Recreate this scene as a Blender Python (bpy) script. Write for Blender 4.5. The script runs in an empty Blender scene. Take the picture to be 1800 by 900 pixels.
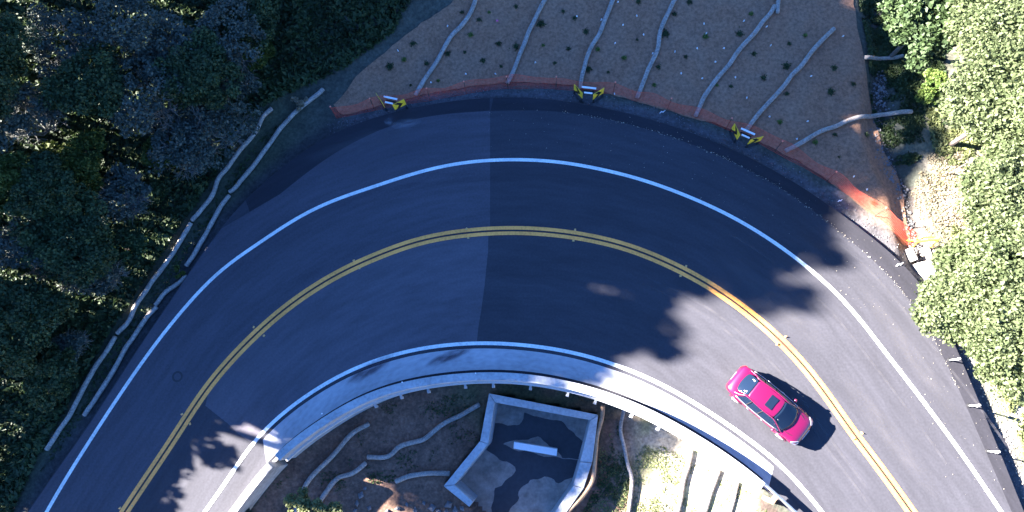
import bpy, math, random
import numpy as np
from mathutils import Vector, Matrix
from mathutils.geometry import delaunay_2d_cdt

sc = bpy.context.scene
R_ = math.radians
# ------------------------------------------------------------------ camera
F = 1216.0                      # focal length in pixels of the 1800 px wide photograph
CAMH = 36.0
NAD = (970.0, 720.0)            # where straight-down lands
d = np.array([(NAD[0]-900)/F, -(NAD[1]-450)/F, -1.0]); d /= np.linalg.norm(d)
r3 = -d
r2 = np.array([0, 1.0, 0]) - r3*r3[1]; r2 /= np.linalg.norm(r2)
r1 = np.cross(r2, r3)
RM = np.array([r1, r2, r3])     # camera -> world
cam_d = bpy.data.cameras.new('camera'); cam = bpy.data.objects.new('camera', cam_d)
sc.collection.objects.link(cam)
cam_d.sensor_width = 36; cam_d.lens = F/1800*36; cam_d.clip_end = 3000; cam_d.clip_start = .1
M4 = Matrix([list(RM[0])+[0], list(RM[1])+[0], list(RM[2])+[CAMH], [0, 0, 0, 1]])
cam.matrix_world = M4
sc.camera = cam
# ------------------------------------------------------------------ light
SUN_EL = 27.0
SDIR = np.array([-0.968, 0.250])          # horizontal direction towards the sun
w = bpy.data.worlds.new("World"); sc.world = w; w.use_nodes = True
nt = w.node_tree; bg = nt.nodes['Background']
sky = nt.nodes.new('ShaderNodeTexSky'); sky.sky_type = 'NISHITA'; sky.sun_disc = False
sky.sun_elevation = R_(SUN_EL)
sky.sun_rotation = math.atan2(SDIR[0], SDIR[1])
sky.air_density = 1.6; sky.dust_density = .2; sky.ozone_density = 4.0
tn = nt.nodes.new('ShaderNodeVectorMath'); tn.operation = 'MULTIPLY'; tn.inputs[1].default_value = (.205, .345, .63)
nt.links.new(sky.outputs[0], tn.inputs[0]); nt.links.new(tn.outputs[0], bg.inputs[0]); bg.inputs[1].default_value = 0.05
sl = bpy.data.lights.new('sun', 'SUN'); sl.energy = 5; sl.angle = R_(.6); sl.color = (1, .93, .86)
so = bpy.data.objects.new('sun', sl); sc.collection.objects.link(so)
tosun = Vector((SDIR[0]*math.cos(R_(SUN_EL)), SDIR[1]*math.cos(R_(SUN_EL)), math.sin(R_(SUN_EL))))
so.rotation_euler = tosun.to_track_quat('Z', 'Y').to_euler()
sc.view_settings.view_transform = 'Standard'; sc.view_settings.look = 'None'
sc.view_settings.exposure = 3.88; sc.view_settings.gamma = 1
sc.cycles.max_bounces = 6; sc.cycles.transparent_max_bounces = 12

rng = np.random.default_rng(7); random.seed(7)
# ------------------------------------------------------------------ projection helpers
def gz(px, py, z=0.0):
    v = RM @ np.array([(px-900)/F, -(py-450)/F, -1.0])
    t = (z-CAMH)/v[2]
    return np.array([v[0]*t, v[1]*t])
def gzs(pts, z=0.0): return np.array([gz(a, b, z) for a, b in pts])
def to_px(x, y, z=0.0):
    v = RM.T @ np.array([x, y, z-CAMH]); return 900-F*v[0]/v[2], 450+F*v[1]/v[2]
def smooth(pts, n=8):
    P = np.array(pts, float); P = np.vstack([2*P[0]-P[1], P, 2*P[-1]-P[-2]]); out = []
    for i in range(1, len(P)-2):
        a, b, c, e = P[i-1], P[i], P[i+1], P[i+2]
        for k in range(n):
            t = k/n
            out.append(.5*((2*b)+(c-a)*t+(2*a-5*b+4*c-e)*t*t+(3*b-a-3*c+e)*t**3))
    out.append(P[-2]); return np.array(out)
def relax(P, it):
    P = P.copy()
    for _ in range(it): P[1:-1] = .5*P[1:-1]+.25*(P[:-2]+P[2:])
    return P
def resample(P, step):
    L = np.r_[0, np.cumsum(np.linalg.norm(np.diff(P, axis=0), axis=1))]
    n = max(2, int(round(L[-1]/step))+1); s = np.linspace(0, L[-1], n)
    return np.stack([np.interp(s, L, P[:, k]) for k in range(P.shape[1])], 1)
def extend(P, a, b):
    t0 = P[0]-P[1]; t0 /= np.linalg.norm(t0); t1 = P[-1]-P[-2]; t1 /= np.linalg.norm(t1)
    return np.vstack([P[0]+t0*a, P, P[-1]+t1*b])
def normals(P):
    t = np.gradient(P, axis=0); t /= np.linalg.norm(t, axis=1)[:, None]+1e-9
    return np.stack([-t[:, 1], t[:, 0]], 1)          # left of travel
def pip(X, Y, poly):
    inside = np.zeros(X.shape, bool); n = len(poly); j = n-1
    for i in range(n):
        xi, yi = poly[i]; xj, yj = poly[j]
        c = ((yi > Y) != (yj > Y)) & (X < (xj-xi)*(Y-yi)/(yj-yi+1e-12)+xi)
        inside ^= c; j = i
    return inside
def dpoly(X, Y, P, close=False):
    if close: P = np.vstack([P, P[:1]])
    best = np.full(X.shape, 1e9)
    for a, b in zip(P[:-1], P[1:]):
        ab = b-a; L = ab@ab+1e-12
        t = np.clip(((X-a[0])*ab[0]+(Y-a[1])*ab[1])/L, 0, 1)
        best = np.minimum(best, np.hypot(X-a[0]-t*ab[0], Y-a[1]-t*ab[1]))
    return best
def ss(a, b, x):
    t = np.clip((x-a)/(b-a), 0, 1); return t*t*(3-2*t)
def vnoise(X, Y, s, seed=0):
    X = np.asarray(X)/s; Y = np.asarray(Y)/s; xi = np.floor(X).astype(int); yi = np.floor(Y).astype(int)
    def h(a, b):
        v = np.sin(a*127.1+b*311.7+seed*74.7)*43758.5453; return v-np.floor(v)
    fx = X-xi; fy = Y-yi; fx = fx*fx*(3-2*fx); fy = fy*fy*(3-2*fy)
    return (h(xi, yi)*(1-fx)+h(xi+1, yi)*fx)*(1-fy)+(h(xi, yi+1)*(1-fx)+h(xi+1, yi+1)*fx)*fy

# ------------------------------------------------------------------ traced road lines (travelling left -> top -> right)
def line(px, step=.5, rel=12, z=0, e0=60, e1=60):
    P = gzs(px, z); P = extend(P, 3, 3); P = smooth(P, 6); P = relax(resample(P, step), rel)
    return resample(extend(P, e0, e1), step*2) if False else np.vstack([extend(P, e0, e1)])
LIP = line([(45,905),(100,825),(150,755),(200,678),(250,600),(300,528),(350,452),(400,385),(440,342),(500,290),(560,248),(620,218),(700,195),(780,179),(850,172),(900,170),(960,173),(1050,187),(1150,211),(1250,246),(1350,293),(1450,355),(1550,431),(1610,485),(1650,545),(1690,632),(1730,728),(1765,812),(1800,900)])
WHITE = line([(82,900),(110,850),(145,795),(190,725),(230,665),(280,595),(325,540),(380,480),(420,450),(450,432),(500,396),(550,367),(600,346),(650,331),(725,305),(800,287),(860,281),(900,280),(950,281),(1000,286),(1050,296),(1100,307),(1150,322),(1200,341),(1250,362),(1300,387),(1350,418),(1400,453),(1450,495),(1500,545),(1550,612),(1600,675),(1650,742),(1700,810),(1760,900)])
YEL = line([(219,900),(255,845),(290,795),(325,740),(360,685),(400,637),(450,586),(500,542),(550,507),(600,477),(650,455),(730,424),(800,411),(850,406),(900,404),(950,406),(1000,411),(1050,420),(1100,432),(1140,447),(1180,465),(1230,490),(1280,522),(1330,560),(1380,605),(1420,650),(1455,695),(1490,750),(1530,800),(1565,847),(1600,897)])
INW = line([(360,900),(400,845),(440,780),(475,745),(500,722),(550,687),(600,657),(650,636),(700,620),(750,610),(800,604),(850,602),(900,604),(950,609),(1000,617),(1050,630),(1100,647),(1150,668),(1200,695),(1250,726),(1300,760),(1350,797),(1380,822),(1410,855),(1445,900)])
PZ = .75
PARA = line([(400,900),(440,845),(482,795),(520,765),(550,745),(600,712),(650,687),(700,672),(750,662),(800,656),(850,653),(900,654),(950,659),(1000,669),(1050,682),(1100,699),(1150,721),(1200,748),(1250,778),(1300,811),(1350,851),(1380,880),(1405,903)], z=PZ)
PARA_OUT = PARA - normals(PARA)*0.40
ROADPOLY = np.vstack([LIP, PARA_OUT[::-1]])
BASIN_OUT = gzs([(859.5,691.7),(1051,729),(1041,813),(1025,859),(996,900),(960,960),(880,960),(825,891),(780,854),(844,775)], -1.2)
CREEK = gzs([(1618,455),(1613,430),(1600,385),(1590,335),(1565,290),(1545,230),(1552,150),(1565,90),(1545,30),(1535,-60),(1540,-300)], -.5)
X0 = gz(970, 720)
def wx(px): return gz(px, 500)[0]
def height(X, Y):
    X = np.asarray(X, float); Y = np.asarray(Y, float)
    inr = pip(X, Y, ROADPOLY)
    dl = dpoly(X, Y, LIP); di = dpoly(X, Y, PARA_OUT)
    # outer side (left hill, top slope, right bank)
    lefty = 1-ss(wx(430), wx(640), X)
    zl = -.35+.26*np.clip(dl-2.2, 0, 28)
    xc = np.interp(Y, CREEK[::-1, 1][np.argsort(CREEK[::-1, 1])], CREEK[::-1, 0][np.argsort(CREEK[::-1, 1])])
    zt = -.35+.10*np.clip(xc-X, 0, 30)*ss(1.0, 12, dl)
    zo = zl*lefty+zt*(1-lefty)
    right = ss(0.8, 2.5, X-xc)
    zr = -.42+.16*np.clip(X-xc-1.2, 0, 14)*ss(1.6, 6, dl)
    zo = zo*(1-right)+zr*right
    dc = dpoly(X, Y, CREEK); zo = zo-.55*(1-ss(.25, 1.3, dc))
    zo = zo+(vnoise(X, Y, 2.3)-.5)*.10*ss(.5, 2, dl)+(vnoise(X, Y, .8, 3)-.5)*.06*ss(.5, 2, dl)
    # inner side
    zi = -2.0+1.3*ss(wx(1180), wx(1345), X)+.9*(1-ss(wx(440), wx(640), X))-.05*np.clip(di, 0, 20)
    zi = zi+(vnoise(X, Y, 1.7, 5)-.5)*.16
    bas = pip(X, Y, BASIN_OUT); zi = np.where(bas, -4.3, zi)
    # which side
    inner = (~inr) & (di < dl)
    z = np.where(inner, zi, zo)
    zroad = np.where(di < .9, zi-.0, -.45)
    z = np.where(inr, np.where(di < .9, np.minimum(zi, -.6), np.minimum(zroad, np.where(dl < 1, -.42, -.45))), z)
    return z
def hz(x, y): return float(height(np.array([x]), np.array([y]))[0])
def gp(px, py, up=0.0):
    z = -.4
    for _ in range(6):
        x, y = gz(px, py, z); z = hz(x, y)+up
    return np.array([x, y, z])
def gp_side(px, py, z):      # fixed height
    x, y = gz(px, py, z); return np.array([x, y, z])

# ------------------------------------------------------------------ materials
def newmat(name):
    m = bpy.data.materials.new(name); m.use_nodes = True; return m, m.node_tree, m.node_tree.nodes['Principled BSDF']
def mat(name, col, rough=.8, amt=.15, s1=1.0, s2=12.0, metal=0, bump=0, attr=False, coords='Object', stretch=None, spec=.5, bscale=None, alpha=None, trans=0, coat=0, detail=4, col2=None, grain=0, gs=25):
    m, t, b = newmat(name); N = t.nodes; L = t.links
    tc = N.new('ShaderNodeTexCoord'); src = tc.outputs[coords]
    if stretch:
        mp = N.new('ShaderNodeMapping'); mp.inputs['Scale'].default_value = stretch; L.new(src, mp.inputs[0]); src = mp.outputs[0]
    n1 = N.new('ShaderNodeTexNoise'); n1.inputs['Scale'].default_value = s1; n1.inputs['Detail'].default_value = detail
    n2 = N.new('ShaderNodeTexNoise'); n2.inputs['Scale'].default_value = s2; n2.inputs['Detail'].default_value = 3
    L.new(src, n1.inputs[0]); L.new(src, n2.inputs[0])
    ad = N.new('ShaderNodeMath'); ad.operation = 'ADD'; L.new(n1.outputs[0], ad.inputs[0]); L.new(n2.outputs[0], ad.inputs[1])
    mr = N.new('ShaderNodeMapRange'); mr.inputs[1].default_value = .7; mr.inputs[2].default_value = 1.3
    mr.inputs[3].default_value = 1-amt; mr.inputs[4].default_value = 1+amt; L.new(ad.outputs[0], mr.inputs[0])
    vm = N.new('ShaderNodeVectorMath'); vm.operation = 'SCALE'
    if attr:
        a = N.new('ShaderNodeAttribute'); a.attribute_name = 'Col'
        mm = N.new('ShaderNodeVectorMath'); mm.operation = 'MULTIPLY'; L.new(a.outputs['Color'], mm.inputs[0]); mm.inputs[1].default_value = col
        L.new(mm.outputs[0], vm.inputs[0])
    elif col2:
        mx = N.new('ShaderNodeMix'); mx.data_type = 'RGBA'; mx.inputs['A'].default_value = (*col, 1); mx.inputs['B'].default_value = (*col2, 1)
        r2_ = N.new('ShaderNodeMapRange'); r2_.inputs[1].default_value = .42; r2_.inputs[2].default_value = .6; L.new(n1.outputs[0], r2_.inputs[0])
        L.new(r2_.outputs[0], mx.inputs['Factor']); L.new(mx.outputs['Result'], vm.inputs[0])
    else: vm.inputs[0].default_value = col
    if grain:
        n3 = N.new('ShaderNodeTexNoise'); n3.inputs['Scale'].default_value = gs; n3.inputs['Detail'].default_value = 2; L.new(tc.outputs['Object'], n3.inputs[0])
        m3 = N.new('ShaderNodeMapRange'); m3.inputs[1].default_value = .3; m3.inputs[2].default_value = .7; m3.inputs[3].default_value = 1-grain; m3.inputs[4].default_value = 1+grain; L.new(n3.outputs[0], m3.inputs[0])
        m4 = N.new('ShaderNodeMath'); m4.operation = 'MULTIPLY'; L.new(mr.outputs[0], m4.inputs[0]); L.new(m3.outputs[0], m4.inputs[1]); mr = m4
    L.new(mr.outputs[0], vm.inputs['Scale']); L.new(vm.outputs[0], b.inputs['Base Color'])
    b.inputs['Roughness'].default_value = rough; b.inputs['Metallic'].default_value = metal
    b.inputs['Specular IOR Level'].default_value = spec
    if coat: b.inputs['Coat Weight'].default_value = coat; b.inputs['Coat Roughness'].default_value = .05
    if trans: b.inputs['Transmission Weight'].default_value = trans
    if alpha is not None: b.inputs['Alpha'].default_value = alpha
    if bump:
        bp = N.new('ShaderNodeBump'); bp.inputs['Strength'].default_value = .6; bp.inputs['Distance'].default_value = bump
        nb = N.new('ShaderNodeTexNoise'); nb.inputs['Scale'].default_value = bscale or s2; nb.inputs['Detail'].default_value = 5; L.new(src, nb.inputs[0])
        L.new(nb.outputs[0], bp.inputs['Height']); L.new(bp.outputs[0], b.inputs['Normal'])
    return m
def leafmat(name, c, c2, tr=.25):
    m, t, b = newmat(name); N = t.nodes; L = t.links
    a = N.new('ShaderNodeAttribute'); a.attribute_name = 'Col'
    mx = N.new('ShaderNodeMix'); mx.data_type = 'RGBA'; mx.inputs['A'].default_value = (*c, 1); mx.inputs['B'].default_value = (*c2, 1)
    sp = N.new('ShaderNodeSeparateColor'); L.new(a.outputs['Color'], sp.inputs[0]); L.new(sp.outputs[0], mx.inputs['Factor'])
    L.new(mx.outputs['Result'], b.inputs['Base Color']); b.inputs['Roughness'].default_value = .6; b.inputs['Specular IOR Level'].default_value = .3
    tl = N.new('ShaderNodeBsdfTranslucent'); L.new(mx.outputs['Result'], tl.inputs[0])
    ms = N.new('ShaderNodeMixShader'); ms.inputs[0].default_value = tr
    L.new(b.outputs[0], ms.inputs[1]); L.new(tl.outputs[0], ms.inputs[2]); L.new(ms.outputs[0], N['Material Output'].inputs[0])
    return m
MT = {}
MT['ground'] = mat('ground', (1, 1, 1), .95, .35, .9, 9, grain=.3, gs=5, attr=True, bump=.05, bscale=7)
MT['blanket'] = mat('straw_blanket', (.285, .146, .086), .95, .30, .7, 22, grain=.28, gs=6.5, bump=.03, bscale=16, col2=(.23, .126, .078))
ASP = dict(grain=.10, gs=9, rough=.85, amt=.17, s1=.35, s2=1.6, coords='UV', stretch=(.35, 2.2, 1), spec=.25, bump=.004, bscale=60)
MT['asphalt'] = mat('asphalt', (.0435, .043, .052), **ASP)
MT['asphalt_dark'] = mat('fresh_asphalt', (.023, .0225, .029), **ASP)
MT['asphalt_old'] = mat('worn_asphalt', (.090, .083, .098), **ASP)
MT['asphalt_mid'] = mat('older_asphalt', (.070, .066, .080), **ASP)
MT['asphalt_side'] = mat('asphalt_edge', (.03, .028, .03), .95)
MT['white'] = mat('white_road_paint', (.70, .73, .70), .6, .22, .8, 9)
MT['yellow'] = mat('yellow_road_paint', (.97, .375, .075), .6, .25, .8, 9)
MT['conc'] = mat('concrete', (.35, .36, .375), .85, .24, 1.1, 7, bump=.004, bscale=30)
MT['conc_light'] = mat('pale_concrete', (.5, .5, .5), .85, .1)
MT['conc_apron'] = mat('concrete_apron', (.36, .36, .375), .8, .2, .45, 3.5, coords='UV', stretch=(.5, 1.6, 1), bump=.003, bscale=30)
MT['conc_old'] = mat('weathered_concrete', (.30, .285, .27), .9, .35, .6, 4, bump=.006, bscale=12)
MT['conc_floor'] = mat('basin_floor_concrete', (.27, .235, .205), .85, .32, .7, 3, grain=.12, gs=7)
MT['conc_wet'] = mat('wet_silt', (.026, .026, .032), .5, .3, .6, 4)
MT['straw'] = mat('straw_wattle', (.30, .265, .235), .95, .25, 2, 18, grain=.25, gs=9, bump=.02, bscale=25)
MT['orange'] = mat('orange_mesh', (.72, .085, .05), .6, .1)
MT['post'] = mat('dark_steel_post', (.10, .04, .03), .7, .2)
MT['cap'] = mat('orange_cap', (.85, .25, .16), .5, .05)
MT['wood'] = mat('weathered_timber', (.32, .2, .12), .9, .3, 2, 14)
MT['galv'] = mat('galvanised_steel', (.55, .57, .6), .35, .1, metal=.8)
MT['signyellow'] = mat('sign_yellow', (1.0, .62, .04), .5, .05)
MT['black'] = mat('black_paint', (.012, .012, .014), .6, .1)
MT['whiteplastic'] = mat('white_plastic', (.8, .8, .8), .5, .05)
MT['redtag'] = mat('pink_plastic', (.7, .12, .25), .5, .05)
MT['rock'] = mat('rock', (.15, .145, .15), .9, .35, 1.5, 9, bump=.02, bscale=6)
MT['grit'] = mat('pale_grit', (.38, .34, .27), .95, .3, 3, 20)
MT['bark'] = mat('bark', (.13, .105, .09), .95, .3, 2, 14, bump=.02)
MT['twig'] = mat('grey_twig', (.12, .125, .115), .9, .25, 1.5, 10)
MT['tarmetal'] = mat('iron_cover', (.02, .02, .024), .6, .2)
MT['marker'] = mat('marker_tab', (.7, .42, .16), .5, .1)
MT['oak'] = leafmat('oak_leaves', (.085, .115, .048), (.145, .175, .085), .42)
MT['brightleaf'] = leafmat('bright_leaves', (.05, .10, .02), (.16, .22, .05), .35)
MT['paleleaf'] = leafmat('pale_leaves', (.10, .12, .045), (.19, .21, .09), .35)
MT['darkleaf'] = leafmat('dark_leaves', (.024, .044, .017), (.056, .09, .032), .25)
MT['greyleaf'] = leafmat('grey_leaves', (.040, .058, .045), (.095, .115, .09), .15)
MT['limeleaf'] = leafmat('yellow_green_leaves', (.04, .062, .012), (.10, .125, .022), .3)
MT['grass'] = leafmat('grass_blades', (.06, .085, .03), (.22, .24, .10), .3)
MT['dkgrass'] = leafmat('dark_ground_cover', (.018, .032, .012), (.055, .085, .03), .25)
MT['drygrass'] = leafmat('dry_grass', (.16, .13, .08), (.34, .29, .2), .3)

# ------------------------------------------------------------------ mesh helpers
C = sc.collection
def nmesh(name, V, Fc, m=None, smooth=False, col=None, uv=None):
    V = np.asarray(V, np.float32); me = bpy.data.meshes.new(name)
    if isinstance(Fc, np.ndarray) and Fc.ndim == 2:
        k = Fc.shape[1]; me.vertices.add(len(V)); me.vertices.foreach_set('co', V.ravel())
        me.loops.add(Fc.size); me.loops.foreach_set('vertex_index', Fc.astype(np.int32).ravel())
        me.polygons.add(len(Fc)); me.polygons.foreach_set('loop_start', np.arange(0, Fc.size, k, dtype=np.int32))
        me.update(calc_edges=True)
    else:
        me.from_pydata([tuple(map(float, v)) for v in V], [], [tuple(int(i) for i in f) for f in Fc]); me.update()
    if m is not None: me.materials.append(m)
    if smooth: me.polygons.foreach_set('use_smooth', np.ones(len(me.polygons), bool))
    if col is not None:
        ca = me.color_attributes.new('Col', 'FLOAT_COLOR', 'POINT')
        c4 = np.ones((len(V), 4), np.float32)
        c4[:, :3] = col if np.ndim(col) == 2 else np.asarray(col)[:, None]
        ca.data.foreach_set('color', c4.ravel())
    if uv is not None:
        ul = me.uv_layers.new(name='UV'); li = np.empty(len(me.loops), np.int32); me.loops.foreach_get('vertex_index', li)
        ul.data.foreach_set('uv', np.asarray(uv, np.float32)[li].ravel())
    return me
def link(name, me, parent=None, loc=None, rotz=0.0):
    o = bpy.data.objects.new(name, me); C.objects.link(o)
    if parent is not None: o.parent = parent
    if loc is not None: o.location = [float(v) for v in loc]
    if rotz: o.rotation_euler = (0, 0, rotz)
    return o
def tag(o, label, cat, group=None):
    o['label'] = label; o['category'] = cat
    if group: o['group'] = group
    return o
def struct(o, k='structure'): o['kind'] = k; return o
def empty(name, loc, label, cat, group=None, rotz=0.0):
    o = bpy.data.objects.new(name, None); C.objects.link(o); o.location = [float(v) for v in loc]; o.rotation_euler = (0, 0, rotz)
    o.empty_display_size = .2
    return tag(o, label, cat, group)
def copy_tree(o, loc, rotz=None, scale=None, label=None):
    c = o.copy(); C.objects.link(c); c.location = [float(v) for v in loc]
    if rotz is not None: c.rotation_euler = (0, 0, rotz)
    if scale is not None: c.scale = (scale,)*3 if np.ndim(scale) == 0 else scale
    if label: c['label'] = label
    for ch in list(o.children):
        e = ch.copy(); C.objects.link(e); e.parent = c
        for g in ch.children:
            h = g.copy(); C.objects.link(h); h.parent = e
    return c
class MB:
    def __init__(s): s.v = []; s.f = []
    def add(s, V, Fc):
        k = len(s.v); s.v += [tuple(map(float, p)) for p in V]; s.f += [tuple(i+k for i in f) for f in Fc]; return s
    def box(s, c, size, rz=0, rx=0, ry=0, taper=1.0):
        hx, hy, h = [q/2 for q in size]
        P = [(-hx,-hy,-h),(hx,-hy,-h),(hx,hy,-h),(-hx,hy,-h),(-hx*taper,-hy*taper,h),(hx*taper,-hy*taper,h),(hx*taper,hy*taper,h),(-hx*taper,hy*taper,h)]
        Mr = Matrix.Rotation(rz, 3, 'Z') @ Matrix.Rotation(ry, 3, 'Y') @ Matrix.Rotation(rx, 3, 'X')
        return s.add([Mr @ Vector(p)+Vector(c) for p in P], [(0,3,2,1),(4,5,6,7),(0,1,5,4),(1,2,6,5),(2,3,7,6),(3,0,4,7)])
    def tube(s, P, r, n=8, cap=True):
        P = [Vector([float(q) for q in p]) for p in P]; r = [r]*len(P) if np.ndim(r) == 0 else list(r); V = []; Fc = []
        for i, p in enumerate(P):
            t = (P[min(i+1, len(P)-1)]-P[max(i-1, 0)]).normalized()
            a = t.cross(Vector((0, 0, 1)) if abs(t.z) < .9 else Vector((1, 0, 0))).normalized(); b = t.cross(a)
            for k in range(n):
                an = 2*math.pi*k/n; V.append(p+a*math.cos(an)*r[i]+b*math.sin(an)*r[i])
        for i in range(len(P)-1):
            for k in range(n):
                Fc.append((i*n+k, i*n+(k+1) % n, (i+1)*n+(k+1) % n, (i+1)*n+k))
        if cap: Fc += [tuple(range(n))[::-1], tuple((len(P)-1)*n+k for k in range(n))]
        return s.add(V, Fc)
    def prism(s, poly, z0, z1):
        n = len(poly); V = [(p[0], p[1], z0) for p in poly]+[(p[0], p[1], z1) for p in poly]
        a = sum(poly[i][0]*poly[(i+1) % n][1]-poly[(i+1) % n][0]*poly[i][1] for i in range(n))
        if a < 0: V = V[:n][::-1]+V[n:][::-1]
        return s.add(V, [tuple(range(n))[::-1], tuple(range(n, 2*n))]+[(i, (i+1) % n, n+(i+1) % n, n+i) for i in range(n)])
    def mesh(s, name, m, smooth=False): return nmesh(name, s.v, s.f, m, smooth)
    def build(s, name, m, parent=None, loc=None, smooth=False, rotz=0, bevel=0):
        o = link(name, s.mesh(name, m, smooth), parent, loc, rotz)
        if bevel:
            b = o.modifiers.new('bevel', 'BEVEL'); b.width = bevel; b.segments = 2; b.limit_method = 'ANGLE'
        return o
# parametrisation along the road for texture
CUM = np.r_[0, np.cumsum(np.linalg.norm(np.diff(YEL, axis=0), axis=1))]
def road_uv(X, Y):
    X = np.asarray(X); Y = np.asarray(Y); best = np.full(X.shape, 1e9); S = np.zeros(X.shape); Lt = np.zeros(X.shape)
    for i, (a, b) in enumerate(zip(YEL[:-1], YEL[1:])):
        ab = b-a; L = math.sqrt(ab@ab)
        t = np.clip(((X-a[0])*ab[0]+(Y-a[1])*ab[1])/L/L, 0, 1)
        dx = X-a[0]-t*ab[0]; dy = Y-a[1]-t*ab[1]; dd = np.hypot(dx, dy); m = dd < best
        best = np.where(m, dd, best); S = np.where(m, CUM[i]+t*L, S)
        Lt = np.where(m, np.where(ab[0]*dy-ab[1]*dx > 0, dd, -dd), Lt)
    return np.stack([S, Lt], 1)
def sheet(name, poly, zf, m, step=.5, up=0.0, uv=False, attrf=None):
    """a flat or draped sheet bounded by poly (world xy)"""
    poly = np.asarray(poly); x0, y0 = poly.min(0); x1, y1 = poly.max(0)
    gx, gy = np.meshgrid(np.arange(x0, x1, step), np.arange(y0, y1, step)); gx = gx.ravel(); gy = gy.ravel()
    k = pip(gx, gy, poly) & (dpoly(gx, gy, poly, True) > step*.35)
    B = resample(np.vstack([poly, poly[:1]]), step)[:-1] if zf is not None else poly
    B = poly if zf is None else B
    pts = [Vector((float(a), float(b))) for a, b in B]+[Vector((float(a), float(b))) for a, b in zip(gx[k], gy[k])]
    V, E, Fc, *_ = delaunay_2d_cdt(pts, [], [list(range(len(B)))], 1, 1e-5)
    V = np.array([(v.x, v.y) for v in V]); z = np.full(len(V), up) if zf is None else zf(V[:, 0], V[:, 1])+up
    return nmesh(name, np.c_[V, z], [f for f in Fc], m, zf is not None, uv=road_uv(V[:, 0], V[:, 1]) if uv else None)
def ribbon(name, P, hw, z, m, w2=None):
    n = normals(P); w2 = hw if w2 is None else w2
    A = P+n*hw; B = P-n*w2; V = np.vstack([np.c_[A, np.full(len(P), z)], np.c_[B, np.full(len(P), z)]]); k = len(P)
    Fc = np.array([(k+i, k+i+1, i+1, i) for i in range(k-1)])
    return nmesh(name, V, Fc, m, uv=road_uv(V[:, 0], V[:, 1]))

# ------------------------------------------------------------------ GROUND
def axis(lo, hi, st, far):
    a = list(np.arange(lo, hi, st)); s = st; x = hi; R = []
    while x < far: R.append(x); s *= 1.28; x += s
    Lf = []; s = st; x = lo-st
    while x > -far: Lf.append(x); s *= 1.28; x -= s
    return np.array(Lf[::-1]+a+R)
gx = axis(-31, 31, .22, 700); gy = axis(-8, 26, .22, 700)
GX, GY = np.meshgrid(gx, gy); GZ = height(GX.ravel(), GY.ravel())
nx, ny = len(gx), len(gy)
idx = np.arange(nx*ny).reshape(ny, nx)
Q = np.stack([idx[:-1, :-1], idx[:-1, 1:], idx[1:, 1:], idx[1:, :-1]], -1).reshape(-1, 4)
X = GX.ravel(); Y = GY.ravel()
inr = pip(X, Y, ROADPOLY); dl = dpoly(X, Y, LIP); di = dpoly(X, Y, PARA_OUT); inner = (~inr) & (di < dl)
n1 = vnoise(X, Y, 1.6, 1)*.6+vnoise(X, Y, .5, 2)*.4; n2 = vnoise(X, Y, 4, 9)*.6+vnoise(X, Y, 1.1, 4)*.4
def c3(a): return np.array(a)[None, :]
col = c3((.045, .052, .03))*np.ones((len(X), 3))                       # left: leaf litter
topm = ss(wx(430), wx(560), X)[:, None]
col = col*(1-topm)+c3((.055, .058, .045))*topm
xcr = np.interp(Y, np.sort(CREEK[:, 1]), CREEK[np.argsort(CREEK[:, 1]), 0])
rt = ss(.9, 1.9, X-xcr+(n1-.5)*1.2)[:, None]
rcol = c3((.42, .35, .29))*(1-ss(.45, .7, n2)[:, None])+c3((.16, .17, .09))*ss(.45, .7, n2)[:, None]
py_ = np.array([to_px(a, b)[1] for a, b in zip(X[:1], Y[:1])])
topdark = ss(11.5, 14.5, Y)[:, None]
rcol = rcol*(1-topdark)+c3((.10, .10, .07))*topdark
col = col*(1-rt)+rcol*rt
sand = ((X > wx(1380)) & (X - xcr < .9) & (Y < 12))[:, None]*1.0
col = np.where(sand > 0, c3((.13, .105, .09)), col)
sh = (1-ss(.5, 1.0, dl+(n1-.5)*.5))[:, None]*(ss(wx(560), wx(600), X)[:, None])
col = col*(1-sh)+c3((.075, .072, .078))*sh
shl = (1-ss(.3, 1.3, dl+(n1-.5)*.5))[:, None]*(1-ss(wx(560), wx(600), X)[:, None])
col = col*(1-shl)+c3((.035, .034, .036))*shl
cb = (1-ss(.2, .5, dpoly(X, Y, CREEK)))[:, None]; col = col*(1-cb)+c3((.04, .035, .03))*cb
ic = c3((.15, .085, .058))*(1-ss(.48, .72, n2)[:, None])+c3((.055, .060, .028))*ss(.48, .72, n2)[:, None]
ir = ss(wx(1060), wx(1180), X)[:, None]; ic = ic*(1-ir)+ir*(c3((.34, .295, .225))*(1-ss(.4, .7, n1)[:, None])+c3((.20, .21, .115))*ss(.4, .7, n1)[:, None])  # right part paler: sunlight put into the soil and grass colour
gd = (1-ss(.7, 1.3, np.hypot(X-gz(1372, 890)[0], Y-gz(1372, 890)[1])))[:, None]; ic = ic*(1-gd)+c3((.05, .035, .028))*gd
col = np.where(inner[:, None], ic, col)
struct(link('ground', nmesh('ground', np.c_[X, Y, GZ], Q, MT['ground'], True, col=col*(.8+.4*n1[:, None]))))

# ------------------------------------------------------------------ ROAD
struct(link('road', sheet('road', np.vstack([LIP, (PARA+normals(PARA)*(-.15))[::-1]]), None, MT['asphalt'], 2.0, 0.0, True)))
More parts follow.
